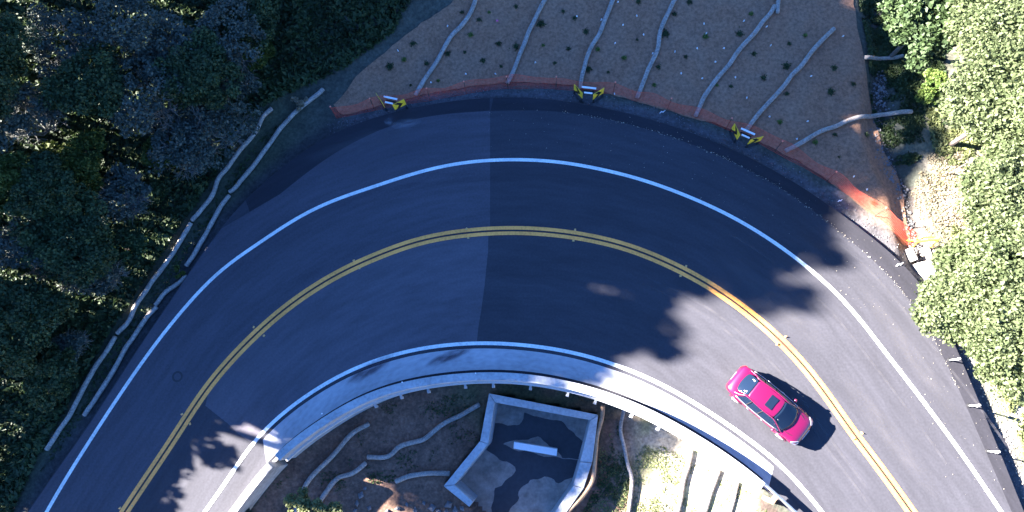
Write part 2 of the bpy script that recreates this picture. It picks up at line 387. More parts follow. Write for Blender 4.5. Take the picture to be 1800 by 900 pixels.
# broken asphalt edge, sloped out and dark to draw the shade of the drop
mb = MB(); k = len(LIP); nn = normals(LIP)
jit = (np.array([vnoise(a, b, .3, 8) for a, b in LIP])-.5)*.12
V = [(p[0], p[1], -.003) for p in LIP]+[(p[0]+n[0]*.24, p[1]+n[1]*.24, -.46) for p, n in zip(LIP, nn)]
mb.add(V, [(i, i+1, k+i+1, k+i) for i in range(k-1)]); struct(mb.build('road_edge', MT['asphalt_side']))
def cut(P, x0, x1=None, y=None):
    """part of polyline whose photo x lies between x0 and x1"""
    px = np.array([to_px(a, b)[0] if b > -20 else (-1e4 if a < 0 else 1e4) for a, b in P]); m = (px >= x0) & (px <= x1); return P[m]
# darker outer shoulder strip right of the seam
a = cut(LIP, 862, 5000)-normals(cut(LIP, 862, 5000))*.0
GRIT = line([(430,392),(500,335),(560,287),(620,250),(700,215),(780,200),(861,195),(950,193),(1000,197),(1100,216),(1200,247),(1300,290),(1400,347),(1450,386),(1530,452),(1600,525),(1640,592),(1672,655),(1710,740),(1770,880)], e0=.1, e1=60)
g = cut(GRIT, 861.5, 5000)
struct(link('road_shoulder', sheet('road_shoulder', np.vstack([a-normals(a)*.01, g[::-1]]), None, MT['asphalt_dark'], 1.0, .004, True)))
g2 = cut(GRIT, 430, 861); a2 = cut(LIP, 425, 861)
struct(link('road_shoulder', sheet('road_shoulder', np.vstack([a2-normals(a2)*.01, gzs([(861, 172.5), (861, 194)]), g2[::-1]]), None, MT['asphalt_dark'], 1.0, .004, True)))
y1 = cut(YEL, -9000, 861)
struct(link('road_patch', sheet('road_patch', np.vstack([cut(LIP, -9000, 395)-normals(cut(LIP, -9000, 395))*.05, g2[g2[:, 0] > wx(470)], gzs([(861.5, 195), (861.5, 404)]), y1[::-1], gzs([(345, 640), (372, 560), (410, 480), (436, 420)])[:0]]), None, MT['asphalt_mid'], 1.0, .007, True)))
seam = [(858.5,406),(858,440),(855,470),(852,500),(846,545),(841,575),(838,603)]
y2 = cut(YEL, 361, 858); i2 = cut(INW, 441, 838)
struct(link('road_patch', sheet('road_patch', np.vstack([y2, gzs(seam), i2[::-1], gzs([(440,777),(418,762),(400,744),(381,729),(361,713)])]), None, MT['asphalt_old'], 1.0, .004, True)))
# concrete apron between inner line and parapet
a = INW-normals(INW)*.27
ap0, ap1 = 380, 1378
A = cut(a, 452, ap1-8); B = cut(PARA-normals(PARA)*.12, 470, 1352)
struct(link('pavement', sheet('pavement', np.vstack([A, B[::-1]]), None, MT['conc_apron'], 1.0, .008, True)))
# markings
struct(link('road_marking', ribbon('road_marking', WHITE, .095, .012, MT['white'])))
struct(link('road_marking', ribbon('road_marking', INW, .095, .014, MT['white'])))
struct(link('road_marking', ribbon('road_marking', YEL+normals(YEL)*.15, .10, .012, MT['yellow'])))
struct(link('road_marking', ribbon('road_marking', YEL-normals(YEL)*.15, .10, .012, MT['yellow'])))
struct(link('road_marking', ribbon('road_marking', YEL, .045, .011, MT['black'])))

# stains and faint marks: thin sheets with ragged alpha
def stainmat(name, col, a, sc_=1.2, thr=.5):
    m, t, b = newmat(name); N = t.nodes; L = t.links; b.inputs['Base Color'].default_value = (*col, 1); b.inputs['Roughness'].default_value = .8
    tc = N.new('ShaderNodeTexCoord'); n = N.new('ShaderNodeTexNoise'); n.inputs['Scale'].default_value = sc_; n.inputs['Detail'].default_value = 6
    mp = N.new('ShaderNodeMapping'); mp.inputs['Scale'].default_value = (1, 3, 1); L.new(tc.outputs['Object'], mp.inputs[0]); L.new(mp.outputs[0], n.inputs[0])
    at = N.new('ShaderNodeAttribute'); at.attribute_name = 'Col'; sp = N.new('ShaderNodeSeparateColor'); L.new(at.outputs['Color'], sp.inputs[0])
    mr = N.new('ShaderNodeMapRange'); mr.inputs[1].default_value = thr-.18; mr.inputs[2].default_value = thr+.18; L.new(n.outputs[0], mr.inputs[0])
    mu = N.new('ShaderNodeMath'); mu.operation = 'MULTIPLY'; L.new(mr.outputs[0], mu.inputs[0]); L.new(sp.outputs[0], mu.inputs[1])
    m2 = N.new('ShaderNodeMath'); m2.operation = 'MULTIPLY'; L.new(mu.outputs[0], m2.inputs[0]); m2.inputs[1].default_value = a
    L.new(m2.outputs[0], b.inputs['Alpha']); return m
S_DARK = stainmat('dark_stain', (.085, .06, .08), .75, 1.1, .42)
S_LIGHT = stainmat('pale_scuff', (.30, .30, .33), .45, 1.6, .5)
S_DUST = stainmat('dust_scuff', (.11, .105, .115), .35, .9, .5)
def stain(px, py, lx, ly, ang, m, z=.017):
    x, y = gz(px, py); n = 12; V = [(0, 0, 0)]; cl = [1.0]; Fc = []
    for r, cc in ((.55, .8), (1.0, 0)):
        for k in range(24):
            t = 2*math.pi*k/24; V.append((r*lx*math.cos(t), r*ly*math.sin(t), 0)); cl.append(cc)
    for k in range(24):
        Fc += [(0, 1+k, 1+(k+1) % 24), (1+k, 25+k, 25+(k+1) % 24, 1+(k+1) % 24)]
    o = link('road_stain', nmesh('road_stain', V, Fc, m, col=np.array(cl)), None, (x, y, z), R_(ang)); struct(o)
stain(790, 626, 1.4, .28, 22, S_DARK, .022); stain(650, 650, 1.5, .35, 32, S_DARK, .024); 
stain(712, 218, .9, .35, 10, S_LIGHT, .02); stain(683, 214, .3, .25, 5, S_LIGHT, .021)

stain(640, 250, 4, .7, 18, S_DUST, .018); stain(1350, 520, 4, .8, -42, S_DUST, .019); stain(1600, 620, 4.5, .5, -58, S_DUST, .018); stain(1560, 760, 4, .6, -55, S_DUST, .019)

S_LINE = stainmat('pale_track', (.12, .115, .125), .3, .8, .5)
for base, off, x0_, x1_ in [(WHITE, 2.1, 1400, 1790), (YEL, -1.5, 1150, 1600), (YEL, -1.1, 1150, 1560), (WHITE, -.9, 1300, 1700)]:
    P_ = cut(base, x0_, x1_); P_ = P_+normals(P_)*off+.08*(vnoise(P_[:, 0], P_[:, 1], 3, 5)-.5)[:, None]
    me = ribbon('road_stain', P_, .06, .0165, S_LINE); ca = me.color_attributes.new('Col', 'FLOAT_COLOR', 'POINT'); ca.data.foreach_set('color', np.ones(len(me.vertices)*4, np.float32)); struct(link('road_stain', me))
# iron cover ring on the asphalt
mb = MB()
def disc(mb, r0, r1, z0, z1, n=28):
    V = []; Fc = []
    for k in range(n):
        t = 2*math.pi*k/n; c_, s_ = math.cos(t), math.sin(t); V += [(r0*c_, r0*s_, z1), (r1*c_, r1*s_, z1), (r1*c_, r1*s_, z0), (r0*c_, r0*s_, z0)]
    for k in range(n):
        a_ = 4*k; b_ = 4*((k+1) % n); Fc += [(a_, a_+1, b_+1, b_), (a_+1, a_+2, b_+2, b_+1), (a_+3, a_, b_, b_+3)]
    mb.add(V, Fc)
root = empty('manhole_cover', (*gz(312, 662), .004), 'round iron manhole cover sunk in the dark asphalt of the outer lane', 'manhole cover')
disc(mb, .19, .29, 0, .006); mb.build('rim', MT['tarmetal'], root)
mb = MB(); mb.tube([(0, 0, 0), (0, 0, .004)], .19, 24); mb.build('lid', MT['asphalt_mid'], root)

# ------------------------------------------------------------------ PARAPET
def wall_strip(P, off_in, off_out, z0, z1, mb):
    n = normals(P); A = P+n*off_in; B = P+n*off_out; k = len(P)
    V = [(*p, z1) for p in A]+[(*p, z1) for p in B]+[(*p, z0) for p in B]+[(*p, z0) for p in A]
    Fc = []
    for i in range(k-1):
        Fc += [(i+k, i+k+1, i+1, i), (i+2*k, i+2*k+1, i+k+1, i+k), (i, i+1, i+3*k+1, i+3*k), (i+3*k, i+3*k+1, i+2*k+1, i+2*k)]
    Fc += [(0, 3*k, 2*k, k), (k-1, 2*k-1, 3*k-1, 4*k-1)]
    mb.add(V, Fc)
main = cut(PARA, 484, 1352); lo = PARA[(PARA[:, 0] < main[0][0]-.03)]
pr = empty('concrete_parapet', (*PARA[len(PARA)//2], 0), 'long curved concrete parapet wall along the inside of the bend', 'parapet wall')
o_ = np.array(pr.location)
def loc_build(mb, name, m, root, **kw):
    L0 = np.array(root.location); mb.v = [tuple(np.array(p)-L0) for p in mb.v]; return mb.build(name, m, root, **kw)
mb = MB(); wall_strip(main, 0, -.40, -3.4, PZ, mb); loc_build(mb, 'wall', MT['conc'], pr, bevel=.02)
mb = MB(); wall_strip(lo, -.01, -.39, -3.4, PZ-.06, mb); loc_build(mb, 'wall', MT['conc_old'], pr, bevel=.02)['label'] = 'older weathered end section'
mb = MB(); wall_strip(main, -.403, -.52, -.25, -.05, mb); loc_build(mb, 'ledge', MT['white'] if 0 else MT['conc_light'], pr)
struct(link('road_joint', ribbon('road_joint', cut(PARA, 300, 1352)+normals(cut(PARA, 300, 1352))*.10, .07, .016, MT['asphalt_dark'])))
for (px, py) in [(640,703),(691,692),(748,679),(808,671),(867,668),(925,673),(997,685),(1056,700),(1110,722),(1167,749)]:
    p = gz(px, py, PZ); i = np.argmin(np.hypot(*(PARA-p).T)); n = normals(PARA)[i]; q = PARA[i]
    mb = MB(); a = math.atan2(n[1], n[0]); c_ = q-n*.62
    mb.box((*(q-n*.60), -.12), (.20, .12, .10), a); mb.box((*(q-n*.68), -.26), (.12, .16, .18), a, taper=.8)
    loc_build(mb, 'drain_spout', MT['conc'], pr)
# small white studs along the parapet foot
for (px, py) in [(707, 672), (836, 656), (566, 727)]:
    mb = MB(); p = gz(px, py, PZ); mb.tube([(*p, PZ-.02), (*p, PZ+.05)], .035, 8); loc_build(mb, 'survey_stud', MT['whiteplastic'], pr)

# ------------------------------------------------------------------ guardrail at lower right
gl = cut(PARA, 1354, 1420)-normals(cut(PARA, 1354, 1420))*.05
gl = resample(extend(gl, 1.0, 9), .4); gr = empty('guardrail', (*gl[0], hz(*(gl[0]-normals(gl)[0]*1.0))), 'steel guardrail with timber posts beyond the end of the parapet', 'guardrail')
mb = MB(); n = normals(gl)
prof = [(-.02, .42), (.06, .48), (-.02, .54), (-.02, .58), (.06, .64), (-.02, .70), (-.06, .70), (-.06, .42)]
k = len(prof); V = [(p[0]+q[0]*a, p[1]+q[1]*a, b) for p, q in zip(gl, n) for a, b in prof]
mb.add(V, [(i*k+j, i*k+(j+1) % k, (i+1)*k+(j+1) % k, (i+1)*k+j) for i in range(len(gl)-1) for j in range(k)]+[tuple(range(k)), tuple((len(gl)-1)*k+j for j in range(k))[::-1]])
loc_build(mb, 'rail', MT['galv'], gr)
for j, s in enumerate((1.0, 2.5, 4.2, 6.0, 7.8)):
    p = gl[min(int(s/.4), len(gl)-1)]; q = n[min(int(s/.4), len(gl)-1)]; a = math.atan2(q[1], q[0])
    mb = MB(); mb.box((*(p-q*.17), .56), (.20, .16, .32), a); loc_build(mb, 'spacer_block', MT['wood'], gr, bevel=.01)
    mb = MB(); mb.box((*(p-q*.38), -.15), (.2, .2, 1.7), a); loc_build(mb, 'post', MT['wood'], gr, bevel=.01)

# ------------------------------------------------------------------ BASIN
BT = -1.2; BF = -3.7
bo = empty('drainage_basin', (*gz(920, 790, BT), BT), 'open angular concrete drainage basin below the parapet with a wet stained floor', 'drainage basin')
def wallseg(a, b, c, dd, z0=-4.4, z1=BT, name='wall', m='conc'):
    P = [gz(*q, z1) for q in (a, b, c, dd)]; mb = MB(); mb.prism(P, z0, z1); return loc_build(mb, name, MT[m], bo, bevel=.015)
wallseg((859.5,691.7), (869.5,707.5), (858,780), (844,775))
wallseg((843.6,775.6), (857.6,780.6), (799,852), (780,854))
wallseg((780,854.8), (799,852.6), (831,882), (825,891))
wallseg((860.3,691.5), (1051,729), (1037.5,738.5), (870.2,707.2))
wallseg((1051.3,730), (1041,812.5), (1020,811.5), (1037.8,739.2))
wallseg((1040.6,813.4), (1026,858), (1008,853), (1019.6,812.4), m='conc')
wallseg((1025.6,858.8), (932,990), (918,984), (1007.6,853.8))
mb = MB(); mb.prism([gz(*q, BF) for q in [(866,716),(1030,748),(1012,813),(1003,852),(915,980),(830,960),(836,880),(812,850),(862,782)]], BF-.3, BF)
fl = loc_build(mb, 'floor', MT['conc_floor'], bo)
# enlarge floor under the walls
mb = MB(); mb.prism([gz(*q, BF) for q in [(862,700),(1045,735),(1035,813),(1018,862),(930,985),(835,960),(830,885),(786,853),(850,778)]], BF-.3, BF-.004)
loc_build(mb, 'floor', MT['conc_floor'], bo)
mb = MB(); mb.prism([gz(*q, -2.7) for q in [(903.5,776.5),(980,789),(978.5,801.5),(902.5,788.5)]], BF, -2.7); loc_build(mb, 'baffle_block', MT['whiteplastic'], bo, bevel=.02)
Z7 = lambda L: [gz(770+a/3.913, 670+b/3.913, BF) for a, b in L]
def ragged(P, amp=.10, st=.18, seed=0):
    P = resample(np.vstack([P, P[0]]), st)[:-1]
    return [(p[0]+(vnoise(p[0], p[1], .35, seed)-.5)*amp*2, p[1]+(vnoise(p[0], p[1], .35, seed+1)-.5)*amp*2) for p in P]
mb = MB()
outer = Z7([(372,300),(430,285),(490,300),(560,300),(590,270),(600,215),(700,245),(800,262),(870,290),(910,335),(955,375),(990,400),(985,470),(970,540),(850,525),(770,440),(690,385),(600,395),(520,408),(450,440),(520,465),(600,480),(850,530),(968,545),(960,600),(940,640),(890,670),(850,700),(800,690),(740,662),(660,680),(600,705),(565,760),(555,820),(500,885),(460,960),(350,960),(375,850),(385,750),(440,710),(495,650),(530,610),(500,570),(450,545),(400,520),(330,475),(350,430)])
sh_ = nmesh('p', [(*p, BF+.006) for p in ragged(outer)], [tuple(range(len(ragged(outer))))], MT['conc_wet'])
wo = link('silt_stain', sh_, bo); 
for v in sh_.vertices: v.co = Vector(v.co)-Vector(bo.location)
# pipe running along the right wall
pp = smooth([gp_side(*q, -1.35) for q in [(1060,712),(1058,735),(1050,765),(1047,793),(1045,815),(1041,845),(1024,872),(1000,897),(970,930)]], 4)
mb = MB(); mb.tube(pp, .11, 10); tag(mb.build('erosion_roll', MT['wood'], smooth=True), 'brown roll hugging the outer right wall of the concrete basin', 'erosion roll')

# ------------------------------------------------------------------ EROSION BLANKET
BL = [(588,186),(600,170),(625,135),(650,115),(672,98),(700,72),(730,48),(770,25),(800,2),(815,-60),(850,-260),(1420,-260),(1470,-60),(1500,0),(1508,60),(1522,120),(1528,180),(1540,230),(1553,270),(1572,300),(1586,335),(1592,380),(1601,420),(1603,436),(1590,432),(1545,393),(1500,352),(1450,312),(1400,282),(1350,256),(1310,238),(1260,219),(1200,203),(1150,190),(1100,172),(1050,160),(1000,150),(950,146),(900,145),(850,150),(800,156),(760,164),(720,172),(700,178),(650,192),(600,205)]
blw = np.array([gp(*p)[:2] for p in BL]); blw = np.array(ragged(blw, .10, .35))
bl = link('erosion_blanket', sheet('erosion_blanket', blw, height, MT['blanket'], .3, .05))
tag(bl, 'wide tan straw erosion blanket covering the slope above the road', 'erosion blanket')

# ------------------------------------------------------------------ WATTLES
def wattle(px, r=.125, label='', group='straw wattles', up=None, m='straw', stakes=True, name='straw_wattle', z=None):
    P = [gp(a, b, .05+r*.8) for a, b in px]; P = smooth(P, 6); P = resample(P, .22)
    zz = height(P[:, 0], P[:, 1]) if z is None else z
    P[:, 2] = zz+r*.85+.05
    rad = [r*(1+.12*(vnoise(p[0], p[1], .5, 11)-.5)) for p in P]; rad = [rad[0]*.55]+rad+[rad[-1]*.55]
    P = np.vstack([P[0]+(P[0]-P[1])*.15, P, P[-1]+(P[-1]-P[-2])*.15])
    P[:, :2] += (np.c_[vnoise(P[:, 0], P[:, 1], .9, 21), vnoise(P[:, 0], P[:, 1], .9, 22)]-.5)*.12
    root = empty(name, (*P[0][:2], zz[0] if z is None else P[0][2]), label, 'straw wattle', group)
    mb = MB(); mb.tube(P, rad, 9); loc_build(mb, 'roll', MT[m], root, smooth=True)
    if stakes:
        for i in range(4, len(P)-2, 7):
            mb = MB(); mb.box((P[i][0], P[i][1], P[i][2]+r*.3), (.03, .03, r*2.2+.1)); loc_build(mb, 'stake', MT['wood'], root)
G1 = 'wattles laid down the blanket slope'
wattle([(837,-6),(820,35),(790,67),(770,105),(750,135),(730,167)], .125, 'straw wattle on the blanket, leftmost of the slope rolls, ending near the left arrow barricade', G1)
wattle([(962,-6),(945,22),(930,52),(915,90),(900,130),(893,146)], .125, 'straw wattle on the blanket, second from left, between the left and middle barricades', G1)
wattle([(1079,-6),(1060,45),(1035,90),(1024,125),(1020,155)], .125, 'straw wattle whose lower end meets the middle arrow barricade', G1)
wattle([(1189,-6),(1165,45),(1155,90),(1137,130),(1120,173)], .125, 'straw wattle just right of the middle arrow barricade', G1)
wattle([(1362,10),(1350,28),(1310,75),(1275,120),(1245,160),(1222,204)], .125, 'long straw wattle with a short piece lapped at its upper end', G1)
wattle([(1368,-30),(1368,0),(1366,22)], .115, 'short straw wattle piece at the top edge lapping a longer roll', G1)
wattle([(1466,50),(1435,82),(1400,125),(1368,163),(1335,198),(1310,232)], .125, 'straw wattle ending behind the right arrow barricade', G1)
wattle([(1380,266),(1440,232),(1500,210),(1550,202),(1602,197)], .125, 'curved straw wattle reaching right off the blanket onto the dark creek bank', G1)
wattle([(1520,102),(1545,103),(1570,103),(1587,98)], .11, 'short straw wattle alone on the shaded ground right of the blanket', G1)
G2 = 'wattles beside the left road edge'
wattle([(82,790),(107,752),(130,715),(150,675),(175,635),(204,592)], .125, 'lowest wattle of the outer chain in the left ground cover', G2)
wattle([(207,586),(225,563),(240,535),(260,508),(275,485),(300,450),(320,418),(334,393)], .125, 'middle wattle of the outer chain left of the road', G2)
wattle([(336,388),(350,375),(367,352),(382,320),(400,295),(425,260),(450,232),(462,205),(478,190)], .125, 'uppermost wattle of the outer chain, ending by the dark bank', G2)
wattle([(147,730),(175,690),(200,650),(225,605),(255,560),(274,540)], .125, 'lowest wattle of the inner chain, beside the asphalt edge', G2)
wattle([(272,536),(290,515),(313,499),(327,484)], .12, 'short curved wattle of the inner chain beside a small yellowish clump', G2)
wattle([(327,466),(340,447),(360,415),(385,370),(402,344)], .125, 'middle wattle of the inner chain near the asphalt edge', G2)
wattle([(402,338),(412,331),(425,315),(450,285),(480,245),(510,205),(540,180),(568,156)], .125, 'uppermost wattle of the inner chain, its tip nearest the blanket', G2)
G3 = 'wattles in the hollow inside the bend'
wattle([(842,710),(810,730),(775,750),(745,772),(722,779),(700,787),(680,803),(645,805)], .13, 'wattle running up to the top left corner of the concrete basin', G3)
wattle([(642,815),(620,832),(595,840),(575,860),(557,892),(545,930)], .13, 'middle curved wattle below the parapet, lower end behind the pale bush', G3)
wattle([(647,745),(620,762),(592,792),(565,820),(540,850),(525,885),(505,920)], .13, 'wattle nearest the parapet, its upper end frayed on the bare soil', G3)
wattle([(695,845),(720,835),(760,831),(790,834)], .13, 'short wattle butting against the left wall of the concrete basin', G3)
wattle([(1095,720),(1092,760),(1102,810),(1112,845),(1106,900),(1098,930)], .10, 'thin bending wattle right of the basin, crossing from shade into sun', G3)
wattle([(1216,792),(1205,835),(1190,898),(1180,930)], .12, 'sunlit wattle on the pale grass, nearest the basin of the three', G3)
wattle([(1265,827),(1250,868),(1238,905),(1230,930)], .12, 'sunlit wattle between two others on the pale grassy soil', G3)
wattle([(1297,850),(1285,893),(1275,925)], .10, 'faint pale wattle nearest the guardrail end', G3)

# ------------------------------------------------------------------ ORANGE FENCE
fpx = [(592,206),(630,198),(670,190),(715,182),(760,174),(820,163),(880,156),(930,153),(977,155),(1030,160),(1075,164),(1120,176),(1172,192),(1220,205),(1275,226),(1320,245),(1362,266),(1400,287),(1455,319),(1500,350),(1535,378),(1570,405),(1603,434)]
FP = resample(smooth([gp(a, b+2)[:2] for a, b in fpx], 6), .07); FZ = height(FP[:, 0], FP[:, 1])
fr = empty('safety_fence', (*FP[len(FP)//2], FZ[len(FP)//2]), 'sagging orange plastic mesh fence along the foot of the blanket slope', 'safety fence')
fn = normals(FP); S = np.arange(len(FP))*.07
lean = .10+.28*vnoise(S, S*0, 3.1, 31); ftop = .92+.14*np.cos(S/2.6*2*math.pi)*1+(vnoise(S, S*0, 1.3, 33)-.5)*.18
mb = MB(); rows = 9
def fp(i, t):
    bow = (vnoise(S[i], t*2, .9, 35)-.5)*.10
    return (FP[i][0]+fn[i][0]*(lean[i]*t+bow), FP[i][1]+fn[i][1]*(lean[i]*t+bow), FZ[i]+.04+(ftop[i])*t)
V = []; Fc = []
for r in range(rows+1):
    t = r/rows; hw = .007 if 0 < r < rows else .014
    base = len(V)
    for i in range(len(FP)): p = fp(i, t); V += [(p[0], p[1], p[2]-hw), (p[0], p[1]+.004, p[2]+hw)]
    Fc += [(base+2*i, base+2*i+2, base+2*i+3, base+2*i+1) for i in range(len(FP)-1)]
for i in range(0, len(FP)-1):
    base = len(V)
    for r in range(rows+1):
        p = np.array(fp(i, r/rows)); q = p+(np.array(fp(i+1, r/rows))-p)*.13; V += [tuple(p+[0, .002, 0]), tuple(q+[0, .002, 0])]
    Fc += [(base+2*r, base+2*r+1, base+2*r+3, base+2*r+2) for r in range(rows)]
mb.add(V, Fc); loc_build(mb, 'mesh_panel', MT['orange'], fr)
for px, py in [(592,206),(660,193),(757,175),(820,164),(893,155),(977,155),(1077,165),(1174,193),(1275,227),(1362,267),(1453,319),(1537,381),(1600,432)]:
    p = gp(px, py); j = np.argmin(np.hypot(*(FP-p[:2]).T)); n = fn[j]
    mb = MB(); a = (*FP[j], FZ[j]-.1); b = (FP[j][0]+n[0]*.22, FP[j][1]+n[1]*.22, FZ[j]+1.08); mb.tube([a, b], .022, 6)
    ps = loc_build(mb, 'post', MT['post'], fr); mb = MB(); mb.tube([b, (b[0], b[1], b[2]+.03), (b[0], b[1], b[2]+.07)], [.045, .05, .03], 8)
    mb.v = [tuple(np.array(q)-np.array(fr.location)) for q in mb.v]; cp = mb.build('cap', MT['cap'], ps)

# ------------------------------------------------------------------ ARROW BARRICADES
def barricade(px, py, ang, label, flip=1):
    p = gp(px, py); root = empty('barricade', p, label, 'barricade', 'arrow sign barricades along the outer shoulder', R_(ang))
    for s in (-1, 1):
        th = R_(42*s); cx, cy = s*.56, -.02; L = .72; ux, uy = math.cos(th), math.sin(th)
        pl = MB(); pl.box((cx, cy, .78), (L, .02, .66), th); plate = pl.build('sign_plate', MT['signyellow'], root)
        nx_, ny_ = -uy, ux
        for sgn in (1, -1):
            ch = MB()
            for half in (1, -1):
                pts = [(-.26, half*.33), (-.02, 0), (.20, 0), (-.04, half*.33)]
                Q_ = [(cx+ux*a+nx_*sgn*.014, cy+uy*a+ny_*sgn*.014, .78+b) for a, b in pts]+[(cx+ux*a+nx_*sgn*.019, cy+uy*a+ny_*sgn*.019, .78+b) for a, b in pts]
                ch.add(Q_, [(0,1,2,3), (7,6,5,4), (0,4,5,1), (1,5,6,2), (2,6,7,3), (3,7,4,0)])
            ch.build('chevron', MT['black'], plate)
        for e in (-.3, .3):
            lg = MB(); lg.box((cx+ux*e, cy+uy*e+.0, .26), (.05, .04, .40), th); lg.build('leg', MT['black'], root)
        ft = MB(); ft.box((cx, cy, .03), (.75, .10, .06), th); ft.build('foot', MT['black'], root)
    r1_ = MB(); r1_.box((0, .20, .92), (.80, .10, .05)); r1_.build('rail', MT['whiteplastic'], root)
    r1_ = MB(); r1_.box((0, .14, .62), (.62, .03, .14)); r1_.build('brace', MT['black'], root)
    r1_ = MB(); r1_.box((0, -.10, .90), (.46, .08, .05)); r1_.build('rail', MT['whiteplastic'], root)
barricade(691, 190, -14, 'leftmost yellow arrow barricade with white rails beside the orange fence')
barricade(1033, 173, -8, 'middle yellow arrow barricade with white rails at the top of the bend')
barricade(1304, 248, -27, 'rightmost yellow arrow barricade, set beside a wattle end')
# yellow sawhorse over the creek inlet
a = gp(1594, 434); b = gp(1632, 430); z = -.1
root = empty('barrier_board', (*((a+b)/2)[:2], -.6), 'yellow board barrier over the culvert inlet at the creek end', 'barrier')
mb = MB(); mb.tube([(a[0], a[1], .35), (b[0], b[1], .45)], .05, 6); loc_build(mb, 'board', MT['signyellow'], root)
mb = MB(); mb.tube([(a[0]-.05, a[1]+.2, .30), (b[0]-.2, b[1]+.15, .40)], .04, 6); loc_build(mb, 'board', MT['signyellow'], root)
mb = MB(); mb.tube([(a[0], a[1]+.16, .35), (b[0]-.5, b[1]+.3, .45)], .025, 6); loc_build(mb, 'top_strip', MT['whiteplastic'], root)
for q in (a, b):
    for dy in (.16, -.14):
        mb = MB(); mb.tube([(q[0], q[1]+.04, .36), (q[0], q[1]+dy*2, -.75)], .03, 6); loc_build(mb, 'leg', MT['signyellow'], root)
# culvert headwall
a = gp(1600, 452); root = empty('culvert_headwall', (*gz(1622, 468, -.4), -1.0), 'grey concrete culvert top beside the road under the yellow barrier', 'culvert')
mb = MB(); mb.prism([gz(*q, -.22) for q in [(1612,462),(1637,456),(1650,488),(1637,500),(1620,480)]], -1.2, -.22); loc_build(mb, 'cap_slab', MT['conc_old'], root, bevel=.03)
mb = MB(); mb.box((*gz(1606, 446, -.25), -.6), (.16, .7, .75), R_(20)); loc_build(mb, 'wing_wall', MT['conc_old'], root, bevel=.02)
mb = MB(); mb.box((*gz(1634, 443, -.25), -.6), (.16, .7, .75), R_(10)); loc_build(mb, 'wing_wall', MT['conc_old'], root, bevel=.02)

# ------------------------------------------------------------------ DELINEATOR POSTS
G = 'white delineator posts along the right road edge'
for k, (px, py, lab) in enumerate([(1669,633,'white delineator post nearest the overhanging oak'), (1703,713,'middle one of the white delineator posts on the right road edge'), (1736,793,'white delineator post nearest the lower right corner')]):
    p = gz(px, py); a = R_(25)
    root = empty('delineator_post', (*p, 0), lab, 'delineator post', G)
    mb = MB(); mb.tube([(0, 0, 0), (0, 0, .03), (0, 0, .05)], [.11, .10, .04], 10); mb.build('base', MT['black'], root)
    mb = MB(); n_ = 7; tp = Vector((.10, .14, .86)); mb.tube([(0, 0, .03), (0, 0, .4), (0, 0, .86)], [.035, .035, .035], 8); mb.build('post', MT['whiteplastic'], root, smooth=True)
    mb = MB(); mb.box((0, 0, .76), (.16, .07, .18), a); mb.build('reflector', MT['whiteplastic'], root)

# ------------------------------------------------------------------ RAISED LANE MARKERS
proto = None
for px, py in [(446,575),(464,590),(320,728),(334,745),(622,458),(632,471),(820,402),(823,418),(1011,404),(1008,423),(1206,468),(1196,485),(1381,592),(1366,605),(1515,761),(1500,771),(211,893),(233,889)]:
    p = gz(px, py)
    if proto is None:
        mb = MB(); mb.box((0, 0, .01), (.12, .10, .02), taper=.8); mb.box((0, 0, .055), (.11, .012, .07))
        proto = tag(mb.build('road_marker', MT['marker'], None, (*p, .006), rotz=1.2), 'tiny tan reflective tab stuck beside the double yellow line', 'road marker', 'reflective tabs along the double yellow line')
    else: copy_tree(proto, (*p, .006), random.random()*3)

